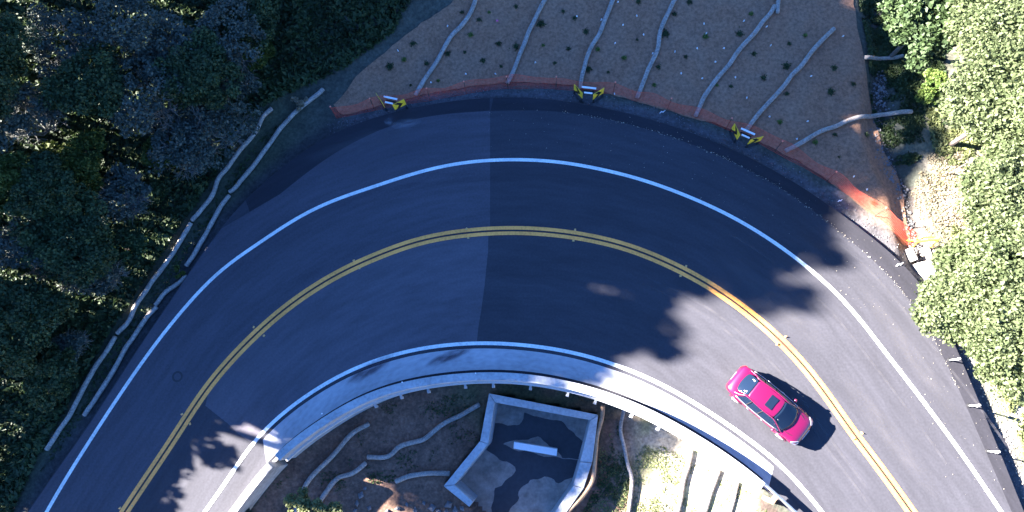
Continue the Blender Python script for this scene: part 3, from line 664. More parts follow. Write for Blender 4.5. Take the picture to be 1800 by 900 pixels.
# ------------------------------------------------------------------ CAR
def car():
    p = gz(1346, 712); root = empty('car', (*p, .004), 'shiny magenta red hatchback driving down the sunlit inner lane', 'car', None, R_(-40.5)); root.scale = (.975, .96, .97)
    red = mat('car_paint', (.11, .0008, .032), .38, .03, coat=1.0, spec=.5); glass = mat('car_glass', (.006, .012, .026), .12, .03, spec=.35)
    trim = mat('satin_trim', (.5, .48, .5), .3, .05, metal=.7); tyre = mat('tyre_rubber', (.018, .018, .02), .8, .1); rim = mat('alloy', (.6, .6, .62), .3, .05, metal=.6)
    lamp = mat('lamp_glass', (.22, .22, .26), .25, .05); rl = mat('tail_lamp', (.35, .01, .02), .15, .05); refl = mat('pale_reflection', (.32, .31, .30), .8, .1); blk = MT['black']
    # x, half width, belt z, crown z
    st = [(-2.22,.52,.60,.62),(-2.20,.66,.70,.76),(-2.10,.76,.80,.90),(-1.90,.83,.86,.97),(-1.55,.865,.88,1.0),(-1.1,.88,.89,.98),(-.5,.885,.89,.95),(.2,.885,.88,.94),(.8,.88,.86,.94),(1.15,.875,.84,.95),(1.5,.86,.79,.91),(1.85,.845,.74,.86),(2.05,.80,.68,.78),(2.17,.70,.60,.68),(2.23,.52,.52,.58)]
    V = []; n = 0
    for x, w_, zb, zc in st:
        low = .24 if abs(x) < 2 else .30
        half = [(w_*.90, low), (w_*.985, low+.12), (w_, .5*(low+.12+zb)), (w_*.985, zb-.06), (w_*.94, zb), (w_*.80, zc-.045), (w_*.45, zc-.008), (0, zc)]
        row = [(x, y, z) for y, z in half]+[(x, -y, z) for y, z in half[:-1][::-1]]
        n = len(row); V += row
    Fc = []
    for i in range(len(st)-1):
        for j in range(n-1): Fc.append((i*n+j, (i+1)*n+j, (i+1)*n+j+1, i*n+j+1))
    Fc += [tuple(range(n)), tuple((len(st)-1)*n+j for j in range(n))[::-1]]
    Fc += [(i*n, i*n+n-1, (i+1)*n+n-1, (i+1)*n) for i in range(len(st)-1)]
    b = link('body', nmesh('body', V, Fc, red, True), root); s = b.modifiers.new('sub', 'SUBSURF'); s.levels = 2; s.render_levels = 2
    # greenhouse cage: rows across at stations
    def quadstrip(rows, name, m, par=root, thick=0.012, sub=2, sm=True):
        V = []; Fc = []; k = len(rows[0])
        for r in rows: V += r
        for i in range(len(rows)-1):
            for j in range(k-1): Fc.append((i*k+j, i*k+j+1, (i+1)*k+j+1, (i+1)*k+j))
        o = link(name, nmesh(name, V, Fc, m, sm), par)
        if sub: q = o.modifiers.new('sub', 'SUBSURF'); q.levels = sub; q.render_levels = sub
        q = o.modifiers.new('solid', 'SOLIDIFY'); q.thickness = thick; q.offset = 1
        return o
    def row(x, w_, z, bow=.06, crown=.03, k=7):
        return [(x+bow*(1-(t*t)), w_*t, z+crown*(1-t*t)) for t in np.linspace(-1, 1, k)]
    quadstrip([row(-1.22,.50,1.36,0), row(-.9,.53,1.40,0), row(-.4,.55,1.42,0), row(.1,.54,1.405,.03), row(.34,.52,1.37,.06)], 'roof', red, thick=.02)
    quadstrip([row(.345,.54,1.375,.08), row(.72,.62,1.18,.14), row(1.14,.71,.945,.22)], 'windshield', glass)
    quadstrip([row(-1.74,.56,.985,-.10), row(-1.48,.53,1.18,-.05), row(-1.225,.48,1.365,0)], 'rear_window', glass)
    for s_ in (-1, 1):
        # side glass
        V = [(-1.58, s_*.78, .93), (-1.0, s_*.82, .92), (-.3, s_*.825, .915), (.5, s_*.815, .91), (1.02, s_*.775, .93),
             (-1.20, s_*.545, 1.345), (-.9, s_*.575, 1.37), (-.3, s_*.59, 1.385), (.1, s_*.58, 1.37), (.34, s_*.565, 1.345)]
        Fc = [(0,1,6,5), (1,2,7,6), (2,3,8,7), (3,4,9,8)]
        if s_ < 0: Fc = [f[::-1] for f in Fc]
        o = link('side_window', nmesh('side_window', V, Fc, glass, True), root)
        # roof rail and pillars in body colour
        mb = MB(); mb.tube(smooth([(-1.80, s_*.72, .93), (-1.50, s_*.645, 1.16), (-1.22, s_*.535, 1.362), (-.4, s_*.58, 1.40), (.2, s_*.565, 1.385), (.45, s_*.57, 1.31), (.80, s_*.66, 1.10), (1.12, s_*.76, .91)], 5), .034, 8); mb.build('pillar', red, root, smooth=True)
        mb = MB(); mb.tube(smooth([(-1.60, s_*.80, .925), (-.9, s_*.845, .925), (-.2, s_*.85, .92), (.5, s_*.84, .915), (1.0, s_*.80, .925)], 4), .024, 6); mb.build('window_trim', trim, root, smooth=True)
        for xx in (-.95, -.28):
            mb = MB(); mb.tube([(xx, s_*.835, .93), (xx+.05, s_*.60, 1.385)], .022, 6); mb.build('window_post', blk, root)
        mb = MB(); mb.tube([(.78, s_*.83, .93), (.76, s_*.93, .97)], .025, 6); mb.tube([(.80, s_*.89, .97), (.75, s_*.96, .985), (.72, s_*1.02, .975)], [.06, .085, .05], 8); mb.build('side_mirror', red, root, smooth=True)
        for xx in (-.72, .12):
            mb = MB(); mb.tube([(xx-.08, s_*.895, .80), (xx, s_*.915, .805), (xx+.08, s_*.895, .80)], .015, 6); mb.build('door_handle', trim, root, smooth=True)
        for x_ in (-.30, .72, -1.15):
            mb = MB(); mb.tube([(x_, s_*.882, .45), (x_, s_*.893, .65), (x_, s_*.865, .86)], .006, 4); mb.build('door_seam', blk, root)
        for x_ in (-1.38, 1.36):
            mb = MB(); mb.tube([(x_, s_*.70, .32), (x_, s_*.72, .32), (x_, s_*.89, .32), (x_, s_*.905, .32)], [.25, .31, .31, .27], 28)
            wh = mb.build('wheel', tyre, root, smooth=False); mb = MB(); mb.tube([(x_, s_*.86, .32), (x_, s_*.912, .32)], .20, 20)
            for q in range(5):
                t = q*2*math.pi/5; mb.box((x_+.11*math.cos(t), s_*.915, .32+.11*math.sin(t)), (.2, .015, .05), 0, 0, -t)
            mb.build('rim', rim, wh)
            mb = MB(); pts = [(x_+.36*math.cos(t), s_*.883, .32+.36*math.sin(t)) for t in np.linspace(-.1, math.pi+.1, 12)]; mb.tube(pts, .028, 6); mb.build('wheel_arch', red, root, smooth=True)
        mb = MB(); mb.add([(2.09, s_*.50, .70), (1.95, s_*.66, .76), (1.78, s_*.79, .775), (1.86, s_*.83, .69), (2.08, s_*.76, .60), (2.16, s_*.58, .62)], [(0,1,2,3,4,5)] if s_ < 0 else [(5,4,3,2,1,0)])
        h = mb.build('headlight', lamp, root); q = h.modifiers.new('s', 'SOLIDIFY'); q.thickness = .03; q.offset = 1 if s_ < 0 else 1
        mb = MB(); mb.add([(-2.17, s_*.52, .74), (-2.08, s_*.72, .76), (-1.98, s_*.78, .76), (-2.06, s_*.78, .68), (-2.19, s_*.62, .64), (-2.22, s_*.52, .66)], [(0,1,2,3,4,5)] if s_ > 0 else [(5,4,3,2,1,0)])
        h = mb.build('tail_light', rl, root); q = h.modifiers.new('s', 'SOLIDIFY'); q.thickness = .03; q.offset = 1
    mb = MB(); mb.box((-.175, 0, 1.452), (.40, .66, .02)); mb.build('sunroof', glass, root, bevel=.03)
    mb = MB(); mb.box((2.20, 0, .52), (.06, .62, .18)); mb.build('grille', trim, root, bevel=.02)
    mb = MB(); mb.box((2.18, 0, .32), (.08, 1.0, .12)); mb.build('bumper_intake', blk, root, bevel=.02)
    mb = MB(); mb.box((-2.215, 0, .58), (.03, .5, .11)); mb.build('number_plate', trim, root)
    mb = MB(); mb.tube([(1.17, -.5, .965), (1.10, -.1, .99)], .012, 5); mb.tube([(1.19, .12, .975), (1.08, .55, .98)], .012, 5); mb.build('wiper', blk, root)
    for s_ in (-1, 1):   # hood creases
        mb = MB(); mb.tube(smooth([(1.12, s_*.62, .905), (1.5, s_*.57, .885), (1.9, s_*.45, .80)], 4), .010, 5); mb.build('hood_seam', blk, root)
    # pale plates at the glass, coloured to stand for window reflections and papers
    for s_ in (-1, 1):
        mb = MB(); mb.box((-1.43, s_*.30, 1.235), (.17, .17, .02), 0, 0, -.62); mb.build('shelf_reflection', refl, root, bevel=.01)
    mb = MB(); mb.box((.66, -.36, 1.235), (.26, .16, .01), .2, 0, .50); mb.build('dash_reflection', refl, root, bevel=.01)  # pale plate standing in for the dashboard reflection
car()

# ------------------------------------------------------------------ FOLIAGE
def leafmesh(name, cen, size, m, seed, up=.5, tone=None, aspect=1.6):
    r = np.random.default_rng(seed); n = len(cen)
    nr = r.normal(size=(n, 3)); nr[:, 2] = np.abs(nr[:, 2])+up; nr /= np.linalg.norm(nr, axis=1)[:, None]
    a = np.cross(nr, r.normal(size=(n, 3))); a /= np.linalg.norm(a, axis=1)[:, None]; b = np.cross(nr, a)
    s = size*(.6+.8*r.random(n))[:, None]
    a = a*s*aspect*.5; b = b*s*.5; fold = nr*s*.12
    V = np.stack([cen-a, cen-b+fold, cen+a, cen+b+fold], 1).reshape(-1, 3)
    Fc = np.arange(4*n).reshape(n, 4)
    t = r.random(n)*.6+.2 if tone is None else np.clip(tone+(r.random(n)-.5)*.5, 0, 1)
    return nmesh(name, V, Fc, m, col=np.repeat(t, 4))
def crown_pts(r, n, R, Hh, clumps, cs, flat=.0, shell=.55):
    """leaf positions: clumps spread through an uneven ellipsoid of radius R and height Hh (centre at 0)"""
    cc = r.normal(size=(clumps, 3)); cc /= np.linalg.norm(cc, axis=1)[:, None]
    cc *= (shell+(1-shell)*r.random(clumps)**.6)[:, None]; cc[:, 2] = np.where(cc[:, 2] < -.3, -cc[:, 2]*.6, cc[:, 2])
    cc *= np.array([R, R, Hh/2]); lump = 1+.22*np.sin(3*np.arctan2(cc[:, 1], cc[:, 0])+r.random()*6); cc[:, :2] *= lump[:, None]
    k = r.integers(0, clumps, n); wt = r.random(clumps)*.7+.6
    o = r.normal(size=(n, 3)); o /= np.linalg.norm(o, axis=1)[:, None]; o *= (r.random(n)**.45)[:, None]*cs*wt[k][:, None]; o[:, 2] *= .65
    tone = .5+(r.random(clumps)[k]-.5)*.7+.15*(o[:, 2]/cs)
    return cc[k]+o, tone, cc
def trunk_mb(cc, base, zc, R, r0, seed, nl=8):
    r = np.random.default_rng(seed); mb = MB(); top = np.array([0, 0, zc])
    mb.tube([(0, 0, base), (.05*R, .03*R, (base+zc)*.5), tuple(top)], [r0, r0*.8, r0*.5], 8)
    for i in r.choice(len(cc), min(nl, len(cc)), replace=False):
        c = cc[i]+np.array([0, 0, zc]); s = np.array([0, 0, base+(zc-base)*(.5+.4*r.random())]); mid = (s+c)/2+r.normal(size=3)*R*.08
        mb.tube([tuple(s), tuple(mid), tuple(c)], [r0*.45, r0*.3, r0*.1], 5)
    return mb
def make_tree(name, label, cat, group, kind, R, Hh, zc, n, size, clumps, seed, loc, cs=None, cull=None, r0=None, shell=.55, rotz=0, sink=.3):
    r = np.random.default_rng(seed); P, tone, cc = crown_pts(r, n, R, Hh, clumps, cs or R*.28, shell=shell)
    root = empty(name, loc, label, cat, group, rotz)
    link('crown', leafmesh('crown', P+[0, 0, zc], size, MT[kind], seed+1, tone=tone), root)
    trunk_mb(cc, -sink, zc, R, r0 or R*.06, seed+2).build('trunk', MT['bark'], root)
    return root
def at_crown(px, py, h):
    """root position so that a crown centred h above the ground shows at this point"""
    z = 0
    for _ in range(6):
        x, y = gz(px, py, z+h); z = hz(x, y)
    return np.array([x, y, z])

# --- sunlit oaks on the right
oak = []
for i, (px, py, h, R, lab) in enumerate([
    (1765, 60, 5.2, 2.5, 'sunlit olive oak filling the upper right corner'),
    (1768, 190, 4.6, 2.3, 'sunlit olive oak second from the top of the right side'),
    (1802, 320, 4.8, 2.5, 'sunlit olive oak level with the end of the orange fence'),
    (1798, 425, 5.0, 2.6, 'sunlit olive oak right of the culvert'),
    (1705, 525, 3.6, 2.2, 'sunlit olive oak overhanging the road edge'),
    (1785, 590, 4.4, 2.3, 'lowest sunlit olive oak above the delineator posts')]):
    oak.append(make_tree('oak_tree', lab, 'tree', 'oaks along the right bank', 'oak', R, R*1.25, h, 44000, .105, 190, 100+i, at_crown(px, py, h), cs=R*.27, shell=.5))
for i, (px, py, h, R, lab) in enumerate([(1880, 130, 6.0, 2.8, 'oak at the right frame edge, upper one'), (1880, 330, 5.5, 2.7, 'oak at the right frame edge, middle one'), (1885, 520, 5.5, 2.7, 'oak at the right frame edge, lower one'), (1810,-80,6,2.8,'oak beyond the upper right corner')]):
    copy_tree(oak[i], at_crown(px, py, h), 2.0+i, 1.1, lab)
for i, (px, py, h, R, lab) in enumerate([(1800, 385, 3.0, .9, 'small bright green shrub among the oaks'), (1770, 245, 2.6, .7, 'little bright green shrub below the second oak'), (1690,455,2.2,.9,'low pale shrub left of the oaks beside the sand')]):
    make_tree('green_shrub', lab, 'shrub', 'shrubs among the oaks', 'brightleaf' if i < 2 else 'oak', R, R*1.1, h+(2.2 if i < 2 else -1.0), 5000, .12, 40, 300+i, at_crown(px, py, h+(2.2 if i < 2 else -1.0)), cs=.3)
make_tree('dark_tree', 'deep green tree in shade left of the sunlit oaks at the top edge', 'tree', None, 'darkleaf', 2.0, 2.8, 4.2, 15000, .16, 70, 320, at_crown(1632, 30, 4.2))
make_tree('green_shrub', 'bright green shrub at the foot of the shaded top tree', 'shrub', 'shrubs by the creek', 'brightleaf', .6, .6, .6, 3000, .09, 30, 321, at_crown(1648, 140, .7))
make_tree('green_shrub', 'small bright shrub on the creek bank at the shadow edge', 'shrub', 'shrubs by the creek', 'brightleaf', .6, .5, .4, 2500, .09, 26, 322, at_crown(1632, 168, .4))

# --- shaded trees and bushes on the left hill
def strands(r, R, zc, lv=(9, 7, 9), thick=.035):
    mb = MB()
    for i in range(lv[0]):
        an = r.random()*6.28; e = .25+r.random()*.9; L = R*(.55+.35*r.random())
        d1 = np.array([math.cos(an)*math.cos(e), math.sin(an)*math.cos(e), math.sin(e)]); s = np.array([0, 0, zc*.25]); m1 = s+d1*L*.5+r.normal(size=3)*.12; e1 = s+d1*L+r.normal(size=3)*.2+[0, 0, zc*.25]
        mb.tube([s, m1, e1], [thick*1.8, thick*1.2, thick*.8], 4, False)
        for j in range(lv[1]):
            t = .3+.7*r.random(); a = m1+(e1-m1)*t; d2 = d1*.6+r.normal(size=3)*.6; d2[2] = abs(d2[2])*.6; d2 /= np.linalg.norm(d2); L2 = R*.32*(.6+.7*r.random())
            b_ = a+d2*L2*.5+r.normal(size=3)*.06; c_ = a+d2*L2
            mb.tube([a, b_, c_], [thick*.7, thick*.5, thick*.3], 3, False)
            for k in range(lv[2]):
                t = r.random(); a3 = b_+(c_-b_)*t; d3 = d2+r.normal(size=3)*.7; d3 /= np.linalg.norm(d3); L3 = .22+.35*r.random()
                mb.tube([a3, a3+d3*L3*.6+r.normal(size=3)*.03, a3+d3*L3], [thick*.38, thick*.3, thick*.15], 3, False)
    return mb
def twiggy(px, py, h, R, label, seed, leaf=3500, kind='greyleaf', lv=(10, 8, 10)):
    loc = at_crown(px, py, h); r = np.random.default_rng(seed); root = empty('grey_shrub', loc, label, 'shrub', 'twiggy grey shrubs on the left hill')
    strands(r, R, h, lv).build('branches', MT['twig'], root)
    P, tone, cc = crown_pts(r, leaf, R, R*.9, 60, R*.22); link('crown', leafmesh('crown', P+[0, 0, h], .10, MT[kind], seed, tone=tone), root)
    return root
TW = [(110,75,2.4,2.6,'twiggy grey shrub in the upper left corner area'), (215,30,3.5,2.4,'grey shrub on the top edge, second from the left corner'), (245,165,3.5,2.3,'grey shrub between the left corner shrubs and the road'), (375,225,2.0,2.4,'largest pale grey shrub in the middle of the left hill'),
      (315,250,2.0,2.0,'grey shrub on the left flank of the largest pale one'), (415,140,1.6,1.3,'grey shrub right of the largest pale one'), (30,200,3.0,2.2,'grey shrub against the left edge, upper one'), (400,60,3.0,2.3,'bluish grey shrub on the top edge above the pale ones'),
      (40,430,2.5,1.8,'grey shrub against the left edge, middle one'), (215,345,1.6,1.7,'grey shrub in front of the yellow green bush'), (120,610,1.2,.9,'low grey shrub among the lower left ground cover'), (150,470,2.2,1.8,'grey shrub overlapping the middle green tree'), (300,90,3.0,2.2,'grey shrub at the centre of the upper left thicket')]
for i, (px, py, h, R, lab) in enumerate(TW): twiggy(px, py, h, R*.85, lab, 500+i)
GT = [('dark', 130, 420, 3.0, 2.3, 'broad dark green tree threaded with pale twigs on the left hill', 'darkleaf'), ('dark', 40, 560, 2.6, 2.2, 'dark green tree at the left edge below the twiggy shrubs', 'darkleaf'),
      ('dark', 350, 130, 3.4, 2.0, 'dark green tree between the pale grey shrubs', 'darkleaf'), ('dark', 440, 35, 2.0, 1.6, 'dark green tree near the top edge left of the blanket', 'darkleaf'), ('dark', 160, 150, 3.6, 1.8, 'dark green tree behind the corner shrubs', 'darkleaf'),
      ('lime', 135, 285, 1.8, 1.5, 'yellow green bush in the dark hollow of the left hill', 'limeleaf'), ('lime', 290, 265, 1.2, 1.1, 'yellow green bush below the largest pale grey shrub', 'limeleaf'), ('lime', 445, 95, 1.2, 1.0, 'yellow green bush right of the bare branches', 'limeleaf'),
      ('lime', 15, 320, 3.2, 1.5, 'yellow green tree catching light at the left edge', 'limeleaf'), ('lime', 30, 545, 1.4, 1.0, 'yellow green bush at the left edge, lower one', 'limeleaf'), ('dark', 80, 330, 3.6, 1.6, 'dark green tree beside the yellow green one at the left edge', 'darkleaf'), ('dark',-40,130,4,2.6,'dark tree just beyond the left edge','darkleaf'), ('dark',215,430,1.2,1.2,'low dark green bush above the wattle chains','darkleaf'), ('dark',90,650,1.4,1.5,'low dark green bush in the lower left ground cover','darkleaf')]
for i, (k, px, py, h, R, lab, kind) in enumerate(GT):
    make_tree('dark_tree' if k == 'dark' else 'yellow_green_bush', lab, 'tree' if k == 'dark' else 'bush', 'trees and bushes on the left hill', kind, R, R*1.1, h, int(8500*R), .10, int(30*R), 600+i, at_crown(px, py, h))
make_tree('yellow_green_bush', 'small yellowish clump between the two wattle chains', 'bush', 'trees and bushes on the left hill', 'limeleaf', .33, .35, .3, 900, .08, 10, 660, gp(322, 480))
make_tree('yellow_green_bush', 'small yellowish clump over the tip of the inner wattle chain', 'bush', 'trees and bushes on the left hill', 'drygrass', .45, .35, .3, 900, .07, 10, 661, gp(530, 184))
# pale bush at the bottom edge, catching the sun
make_tree('pale_bush', 'pale green bush catching the sun at the bottom edge inside the bend', 'bush', None, 'paleleaf', 1.75, 1.6, 3.9, 12000, .10, 70, 670, at_crown(552, 934, 3.9), cs=.28, r0=.1)
make_tree('pale_bush', 'low grey green bush below the end of the parapet', 'bush', None, 'greyleaf', .6, .5, .5, 2500, .08, 22, 671, at_crown(425, 915, .9))

# --- ground cover
def scatter(poly_px, n, size, kind, seed, up=.0, thr=None, name='ground_cover', h=.10):
    P = np.array([gp(*p)[:2] for p in poly_px]); r = np.random.default_rng(seed); x0, y0 = P.min(0); x1, y1 = P.max(0)
    X = x0+(x1-x0)*r.random(n*3); Y = y0+(y1-y0)*r.random(n*3); k = pip(X, Y, P)
    nv = vnoise(X, Y, 1.3, seed)*.6+vnoise(X, Y, .45, seed+1)*.4
    if thr is not None: k &= nv+(r.random(len(X))-.5)*.25 > thr
    X = X[k][:n]; Y = Y[k][:n]; nv = nv[k][:n]; Z = height(X, Y)+up+h*r.random(len(X))*(.4+nv)
    o = link(name, leafmesh(name, np.c_[X, Y, Z], size, MT[kind], seed, up=.4, tone=np.clip(nv*1.3-.15, 0, 1), aspect=2.2)); o['kind'] = 'stuff'; return o
scatter([(-60,900),(-60,-60),(760,-60),(690,60),(590,130),(540,150),(455,190),(330,380),(190,590),(70,800),(20,905)], 60000, .16, 'dkgrass', 801, name='ground_cover', h=.25)
scatter([(70,830),(190,620),(330,420),(450,250),(560,165),(450,270),(340,440),(200,640),(110,790)], 5000, .09, 'dkgrass', 802, name='grass', h=.08)
scatter([(1505,-40),(1640,-40),(1660,100),(1660,250),(1600,290),(1570,290),(1535,210)], 16000, .10, 'dkgrass', 803, name='grass', thr=.42, h=.10)
scatter([(1610,150),(1850,100),(1850,900),(1835,900),(1765,700),(1725,640),(1690,560),(1670,450),(1650,300)], 24000, .10, 'grass', 804, thr=.50, name='grass', h=.12)
scatter([(1745,640),(1850,620),(1850,960),(1845,950),(1800,800),(1770,700)], 9000, .09, 'grass', 808, thr=.45, name='grass', h=.14)
scatter([(1620,290),(1690,200),(1700,500),(1640,450),(1600,340)], 3500, .07, 'drygrass', 805, thr=.35, name='grass', h=.06)
scatter([(1062,745),(1120,760),(1350,880),(1350,960),(1000,960),(1045,860)], 7000, .055, 'grass', 806, thr=.56, name='grass', h=.02)
scatter([(1062,735),(1085,740),(1110,850),(1080,930),(1010,930),(1048,850)], 2200, .07, 'dkgrass', 809, thr=.62, name='grass', h=.06)
scatter([(470,850),(600,745),(700,700),(850,690),(850,770),(780,850),(620,850),(560,920),(450,920)], 5000, .06, 'dkgrass', 807, thr=.66, name='grass', h=.06)

# --- rocks, creek stones, grit along the seam
def rocks(name, pts, smin, smax, m, seed, zf=None):
    r = np.random.default_rng(seed); V = []; Fc = []
    base = [(-1,0,0),(1,0,0),(0,-1,0),(0,1,0),(0,0,-1),(0,0,1),(.7,.7,.2),(-.7,.6,.3),(.6,-.7,.25),(-.6,-.7,.2)]
    from mathutils.geometry import convex_hull_2d
    oc = [(0,3,5),(3,0,4),(1,3,4),(3,1,5),(1,2,5),(2,1,4),(0,2,4),(2,0,5)]
    for x, y in pts:
        s = smin+(smax-smin)*r.random()**2; z = hz(x, y) if zf is None else zf; k = len(V); a = r.random()*6.3; e = np.array([1, .6+.4*r.random(), .5+.3*r.random()])*s
        for q in base[:6]:
            q = np.array(q)*e*(.8+.4*r.random()); V.append((x+q[0]*math.cos(a)-q[1]*math.sin(a), y+q[0]*math.sin(a)+q[1]*math.cos(a), z+q[2]+s*.3))
        Fc += [tuple(k+i for i in f) for f in oc]
    return nmesh(name, V, np.array(Fc), m)
r = np.random.default_rng(5)
gr_ = cut(GRIT, 985, 1690); gr_ = resample(gr_, .05); dens = r.random(len(gr_)) < (.25+.75*vnoise(gr_[:, 0], gr_[:, 1], 1.2, 3))
pts = gr_[dens]+r.normal(size=(dens.sum(), 2))*.04
struct(link('gravel', rocks('gravel', pts, .012, .04, MT['grit'], 1, .008)), 'stuff')
dd = LIP[(LIP[:, 0] > wx(560)) & (LIP[:, 1] > -6)]; dd = resample(dd, .05); pts = dd+normals(dd)*(.15+.75*r.random(len(dd)))[:, None]
struct(link('gravel', rocks('gravel', pts[::1], .015, .06, MT['rock'], 2)), 'stuff')
dd = LIP[(LIP[:, 0] > wx(1640)) & (LIP[:, 1] > -8)]; dd = resample(dd, .012); pts = dd+normals(dd)*(.95+.25*r.normal(size=len(dd)))[:, None]
struct(link('gravel', rocks('gravel', pts, .015, .07, MT['grit'], 3)), 'stuff')
cr = resample(CREEK[:8], .05); cr = cr[cr[:, 1] > 7]; pts = np.vstack([cr, cr, cr])+r.normal(size=(3*len(cr), 2))*.22
struct(link('creek_stones', rocks('creek_stones', pts, .03, .13, MT['rock'], 4)), 'stuff')
pts = [tuple(gp(1350+r.random()*330, 470+r.random()*380)[:2]) for _ in range(1)]
# loose specks on the asphalt
pts = []
while len(pts) < 260:
    s = r.random(); i = int(s*(len(LIP)-20))+10; q = LIP[i]-normals(LIP)[i]*(.1+3.2*r.random()**1.5)
    px_, py__ = to_px(*q)
    if 850 < px_ < 1800 and 150 < py__ < 900: pts.append(tuple(q+r.normal(size=2)*.2))
struct(link('gravel', rocks('gravel', pts, .008, .03, MT['grit'], 5, .008)), 'stuff')
pts = [tuple(gz(575+r.random()*50, 205+r.random()*35)) for _ in range(60)]
struct(link('gravel', rocks('gravel', pts, .02, .06, MT['rock'], 6)), 'stuff')
for j, (px, py, s) in enumerate([(635,870,.28),(628,885,.25),(650,893,.2),(700,893,.3),(730,897,.28),(760,892,.33),(790,886,.38),(800,897,.3),(642,858,.18),(770,900,.3),(745,884,.2),(715,886,.18),(625,897,.2),(785,899,.26),(682,898,.22),(812,893,.25)]):
    p = gp(px, py); me = rocks('rock', [(0, 0)], s*.7, s*.7, MT['rock'], 40+j, 0)
    o = link('rock', me, None, p); b = o.modifiers.new('b', 'SUBSURF'); b.levels = 2; b.render_levels = 2; b.subdivision_type = 'SIMPLE'
    tag(o, 'grey angular rock in the riprap patch left of the basin outlet at the bottom edge', 'rock', 'riprap rocks at the bottom edge')
for j, (px, py, s) in enumerate([(1611,446,.14),(1612,452,.12),(1634,445,.12),(1640,452,.15),(1600,450,.12),(1630,458,.13),(1622,462,.1)]):
    p = gp(px, py); me = rocks('rock', [(0, 0)], s, s, MT['grit'], 60+j, 0); o = link('rock', me, None, (p[0], p[1], max(p[2], -.35)))
    tag(o, 'small pale rock packed round the culvert inlet', 'rock', 'pale rocks at the culvert')

# --- little plants and white tags on the blanket
plants = [(907,12),(951,42),(907,82),(955,80),(975,111),(999,86),(1030,56),(1097,102),(1069,127),(1034,122),(1010,32),(1050,87),(1157,118),(1185,25),(1122,3),(1240,65),(1342,137),(1212,4),(1285,152),(1260,150),(1325,95),(685,117),(726,77),(710,105),(750,112),(787,95),(817,92),(827,62),(849,107),(877,77),(881,117),(770,142),(722,150),(812,22),(842,35),(860,22),(1387,77),(1382,117),(1383,165),(1415,62),(1466,120),(1500,148),(1467,237),(1432,250),(1475,276),(1522,237),(1460,162),(1370,215),(1535,357),(1170,60),(1300,60),(1320,25),(1120,70),(1205,100),(990,20),(1150,150)]
protos = []
for j in range(4):
    rr = np.random.default_rng(900+j); n = 90+40*j; P = rr.normal(size=(n, 3))*np.array([.06+.01*j, .06+.01*j, .03])+[0, 0, .05]
    protos.append(leafmesh('seedling', P, .055, MT['darkleaf' if j % 2 == 0 else 'brightleaf'] if j < 3 else MT['dkgrass'], 910+j))
for j, (px, py) in enumerate(plants):
    p = gp(px, py, .05); o = link('seedling', protos[(j*7) % 4], None, p, random.random()*6); o.scale = (.5+random.random()*.6,)*3
    tag(o, 'small green seedling planted on the straw blanket between the wattles', 'seedling', 'seedlings dotted over the blanket slope')
tags = [(941,111),(1014,30),(1057,36),(1086,5),(1119,29),(1095,45),(1131,62),(1081,77),(1147,95),(1186,92),(1197,130),(1225,86),(1241,60),(1237,43),(1272,86),(1257,110),(1234,139),(1307,38),(1347,48),(1292,137),(1312,173),(1080,166),(787,47),(819,131),(871,131),(758,146),(1354,81),(1425,135),(1481,65),(1419,214),(1352,206),(1400,245),(1500,311),(1523,334),(700,60+30)]
mb = MB(); mb.box((.0, 0, .10), (.10, .05, .12), taper=.6); tm = mb.mesh('plant_tag', MT['whiteplastic'])
for j, (px, py) in enumerate(tags):
    p = gp(px, py, .05); o = link('plant_tag', tm, None, p, random.random()*6)
    tag(o, 'tiny white plant marker stuck in the straw blanket slope', 'plant marker', 'white markers over the blanket slope')
mb = MB(); mb.box((0, 0, .04), (.12, .08, .08)); o = mb.build('plant_tag', MT['redtag'], None, gp(874, 37, .05)); tag(o, 'small pink marker lying on the upper left of the blanket', 'plant marker')
# white litter bits beside the road
for px, py, s, lab in [(1166,193,.16,'white crumpled scrap on the gravel shoulder below the orange fence'), (1473,196,.0,''), (1581,466,.18,'white curled scrap lying on the sunlit asphalt shoulder'), (1481,350,.12,'pale scrap on the shoulder beside the lower fence run')]:
    if not lab: continue
    x, y = gz(px, py); z = .006 if pip(np.array([x]), np.array([y]), ROADPOLY)[0] else hz(x, y)
    mb = MB(); mb.tube([(-s, -s*.4, .02), (-s*.3, s*.2, .05), (s*.2, 0, .03), (s, s*.7, .04)], [.02, .04, .035, .015], 6); tag(mb.build('paper_scrap', MT['whiteplastic'], None, (x, y, z)), lab, 'paper scrap')

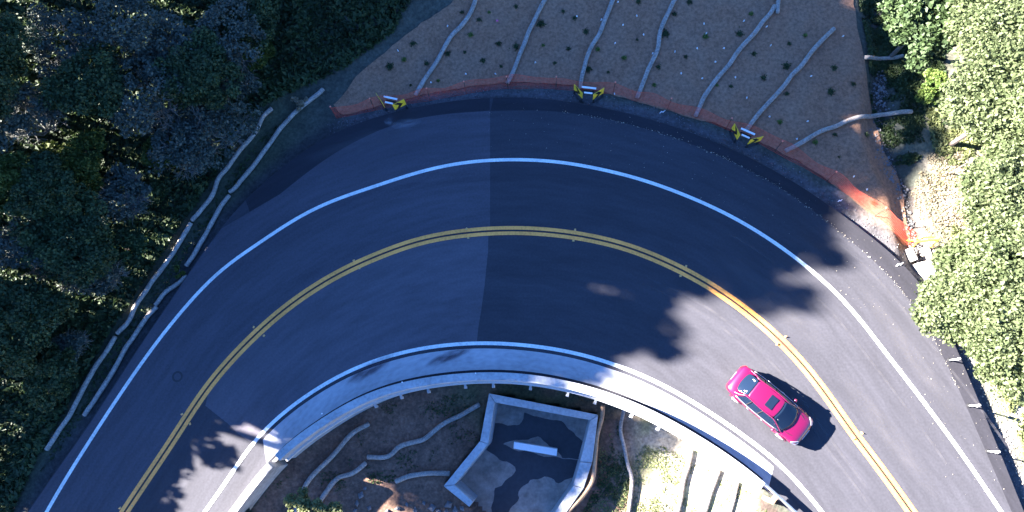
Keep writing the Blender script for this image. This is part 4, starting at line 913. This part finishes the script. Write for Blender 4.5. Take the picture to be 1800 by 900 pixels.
# ------------------------------------------------------------------ TALL TREES BEYOND THE LEFT EDGE (they cast the shade)
SW = np.array([SDIR[1], -SDIR[0]]); TAN = math.tan(R_(SUN_EL))
def shade_tree(Gpx, base_px, w_=3.0, zlo=0.0, n=4200, seed=0, back=0, lowx=None):
    """tree standing on the sun side whose top shades ground point Gpx; base at about photo x = base_px"""
    g = gz(*Gpx); bx = gz(base_px, 450)[0]; t = (g[0]-bx)/(-SDIR[0]); b = g+SDIR*t; top = t*TAN
    zlow = zlo
    if lowx is not None: zlow = max(0, (gz(lowx, Gpx[1])[0]-bx)/(-SDIR[0])*TAN)
    zb = hz(*b); root = empty('tall_tree', (*b, zb), 'tall dark tree on the hill beyond the left edge', 'tree', 'tall trees beyond the left edge')
    r = np.random.default_rng(seed); Hh = top-max(zlow, zb+.5); zc = (top+max(zlow, zb+.5))/2-zb
    cl = int(26+Hh*3); P, tone, cc = crown_pts(r, int(1.7*n*max(1, Hh/8)), w_, Hh, cl, w_*.42, shell=.25)
    k = r.random(len(P)) < 1; link('crown', leafmesh('crown', P[k]+[0, 0, zc], .30, MT['darkleaf'], seed+1, tone=tone[k]), root)
    trunk_mb(cc, -.5, zc, w_, .28, seed+2, 6).build('trunk', MT['bark'], root)
VB = [(-560,1650),(-480,1650),(-400,1650),(-330,1665),(-270,1645),(-220,1645),(-160,1660),(-110,1630),(-70,1590),(-40,1540),(0,1500),(50,1430),(75,1480),(110,1505),(150,1420),(186,1250),(230,1225),(270,1200),(321,1165),(355,1110),(385,985),(415,1050),(460,1075),(500,1010),(540,960),(578,925),(620,890),(680,880),(750,880),(830,940)]
vv = -560; i = 0
while vv < 650:
    gx_ = float(np.interp(vv, [a for a, b in VB], [b for a, b in VB]))+22
    shade_tree((gx_, vv+.258*gx_), (-130, -240, -340)[i % 3], 2.3, n=3400, seed=1000+10*i, lowx=(455+.05*(vv-560)) if vv > 545 else None)
    vv += 36; i += 1
for j, v_ in enumerate(range(-300, 60, 40)):
    gx_ = float(np.interp(v_, [a for a, b in VB], [b for a, b in VB]))-60
    shade_tree((gx_, v_+.258*gx_), -440, 2.6, n=3400, seed=1600+10*j)
for j, v_ in enumerate(range(575, 640, 30)):
    shade_tree((840, v_+.258*840), -300, 2.7, n=3800, seed=1700+10*j, lowx=455)
for j, v_ in enumerate((640, 672)):
    shade_tree((860, v_+.258*860), -260, 1.5, n=4200, seed=1900+10*j, lowx=500)
# lower trees: shade the left ground short of the lit gap
for i, (gx_, gy_) in enumerate([(500,684),(470,708),(425,742),(390,772),(385,812),(340,838),(330,880),(265,905),(240,935)]):
    shade_tree((gx_+12, gy_), -110-45*(i % 2), 1.7, n=2300, seed=1300+10*i)
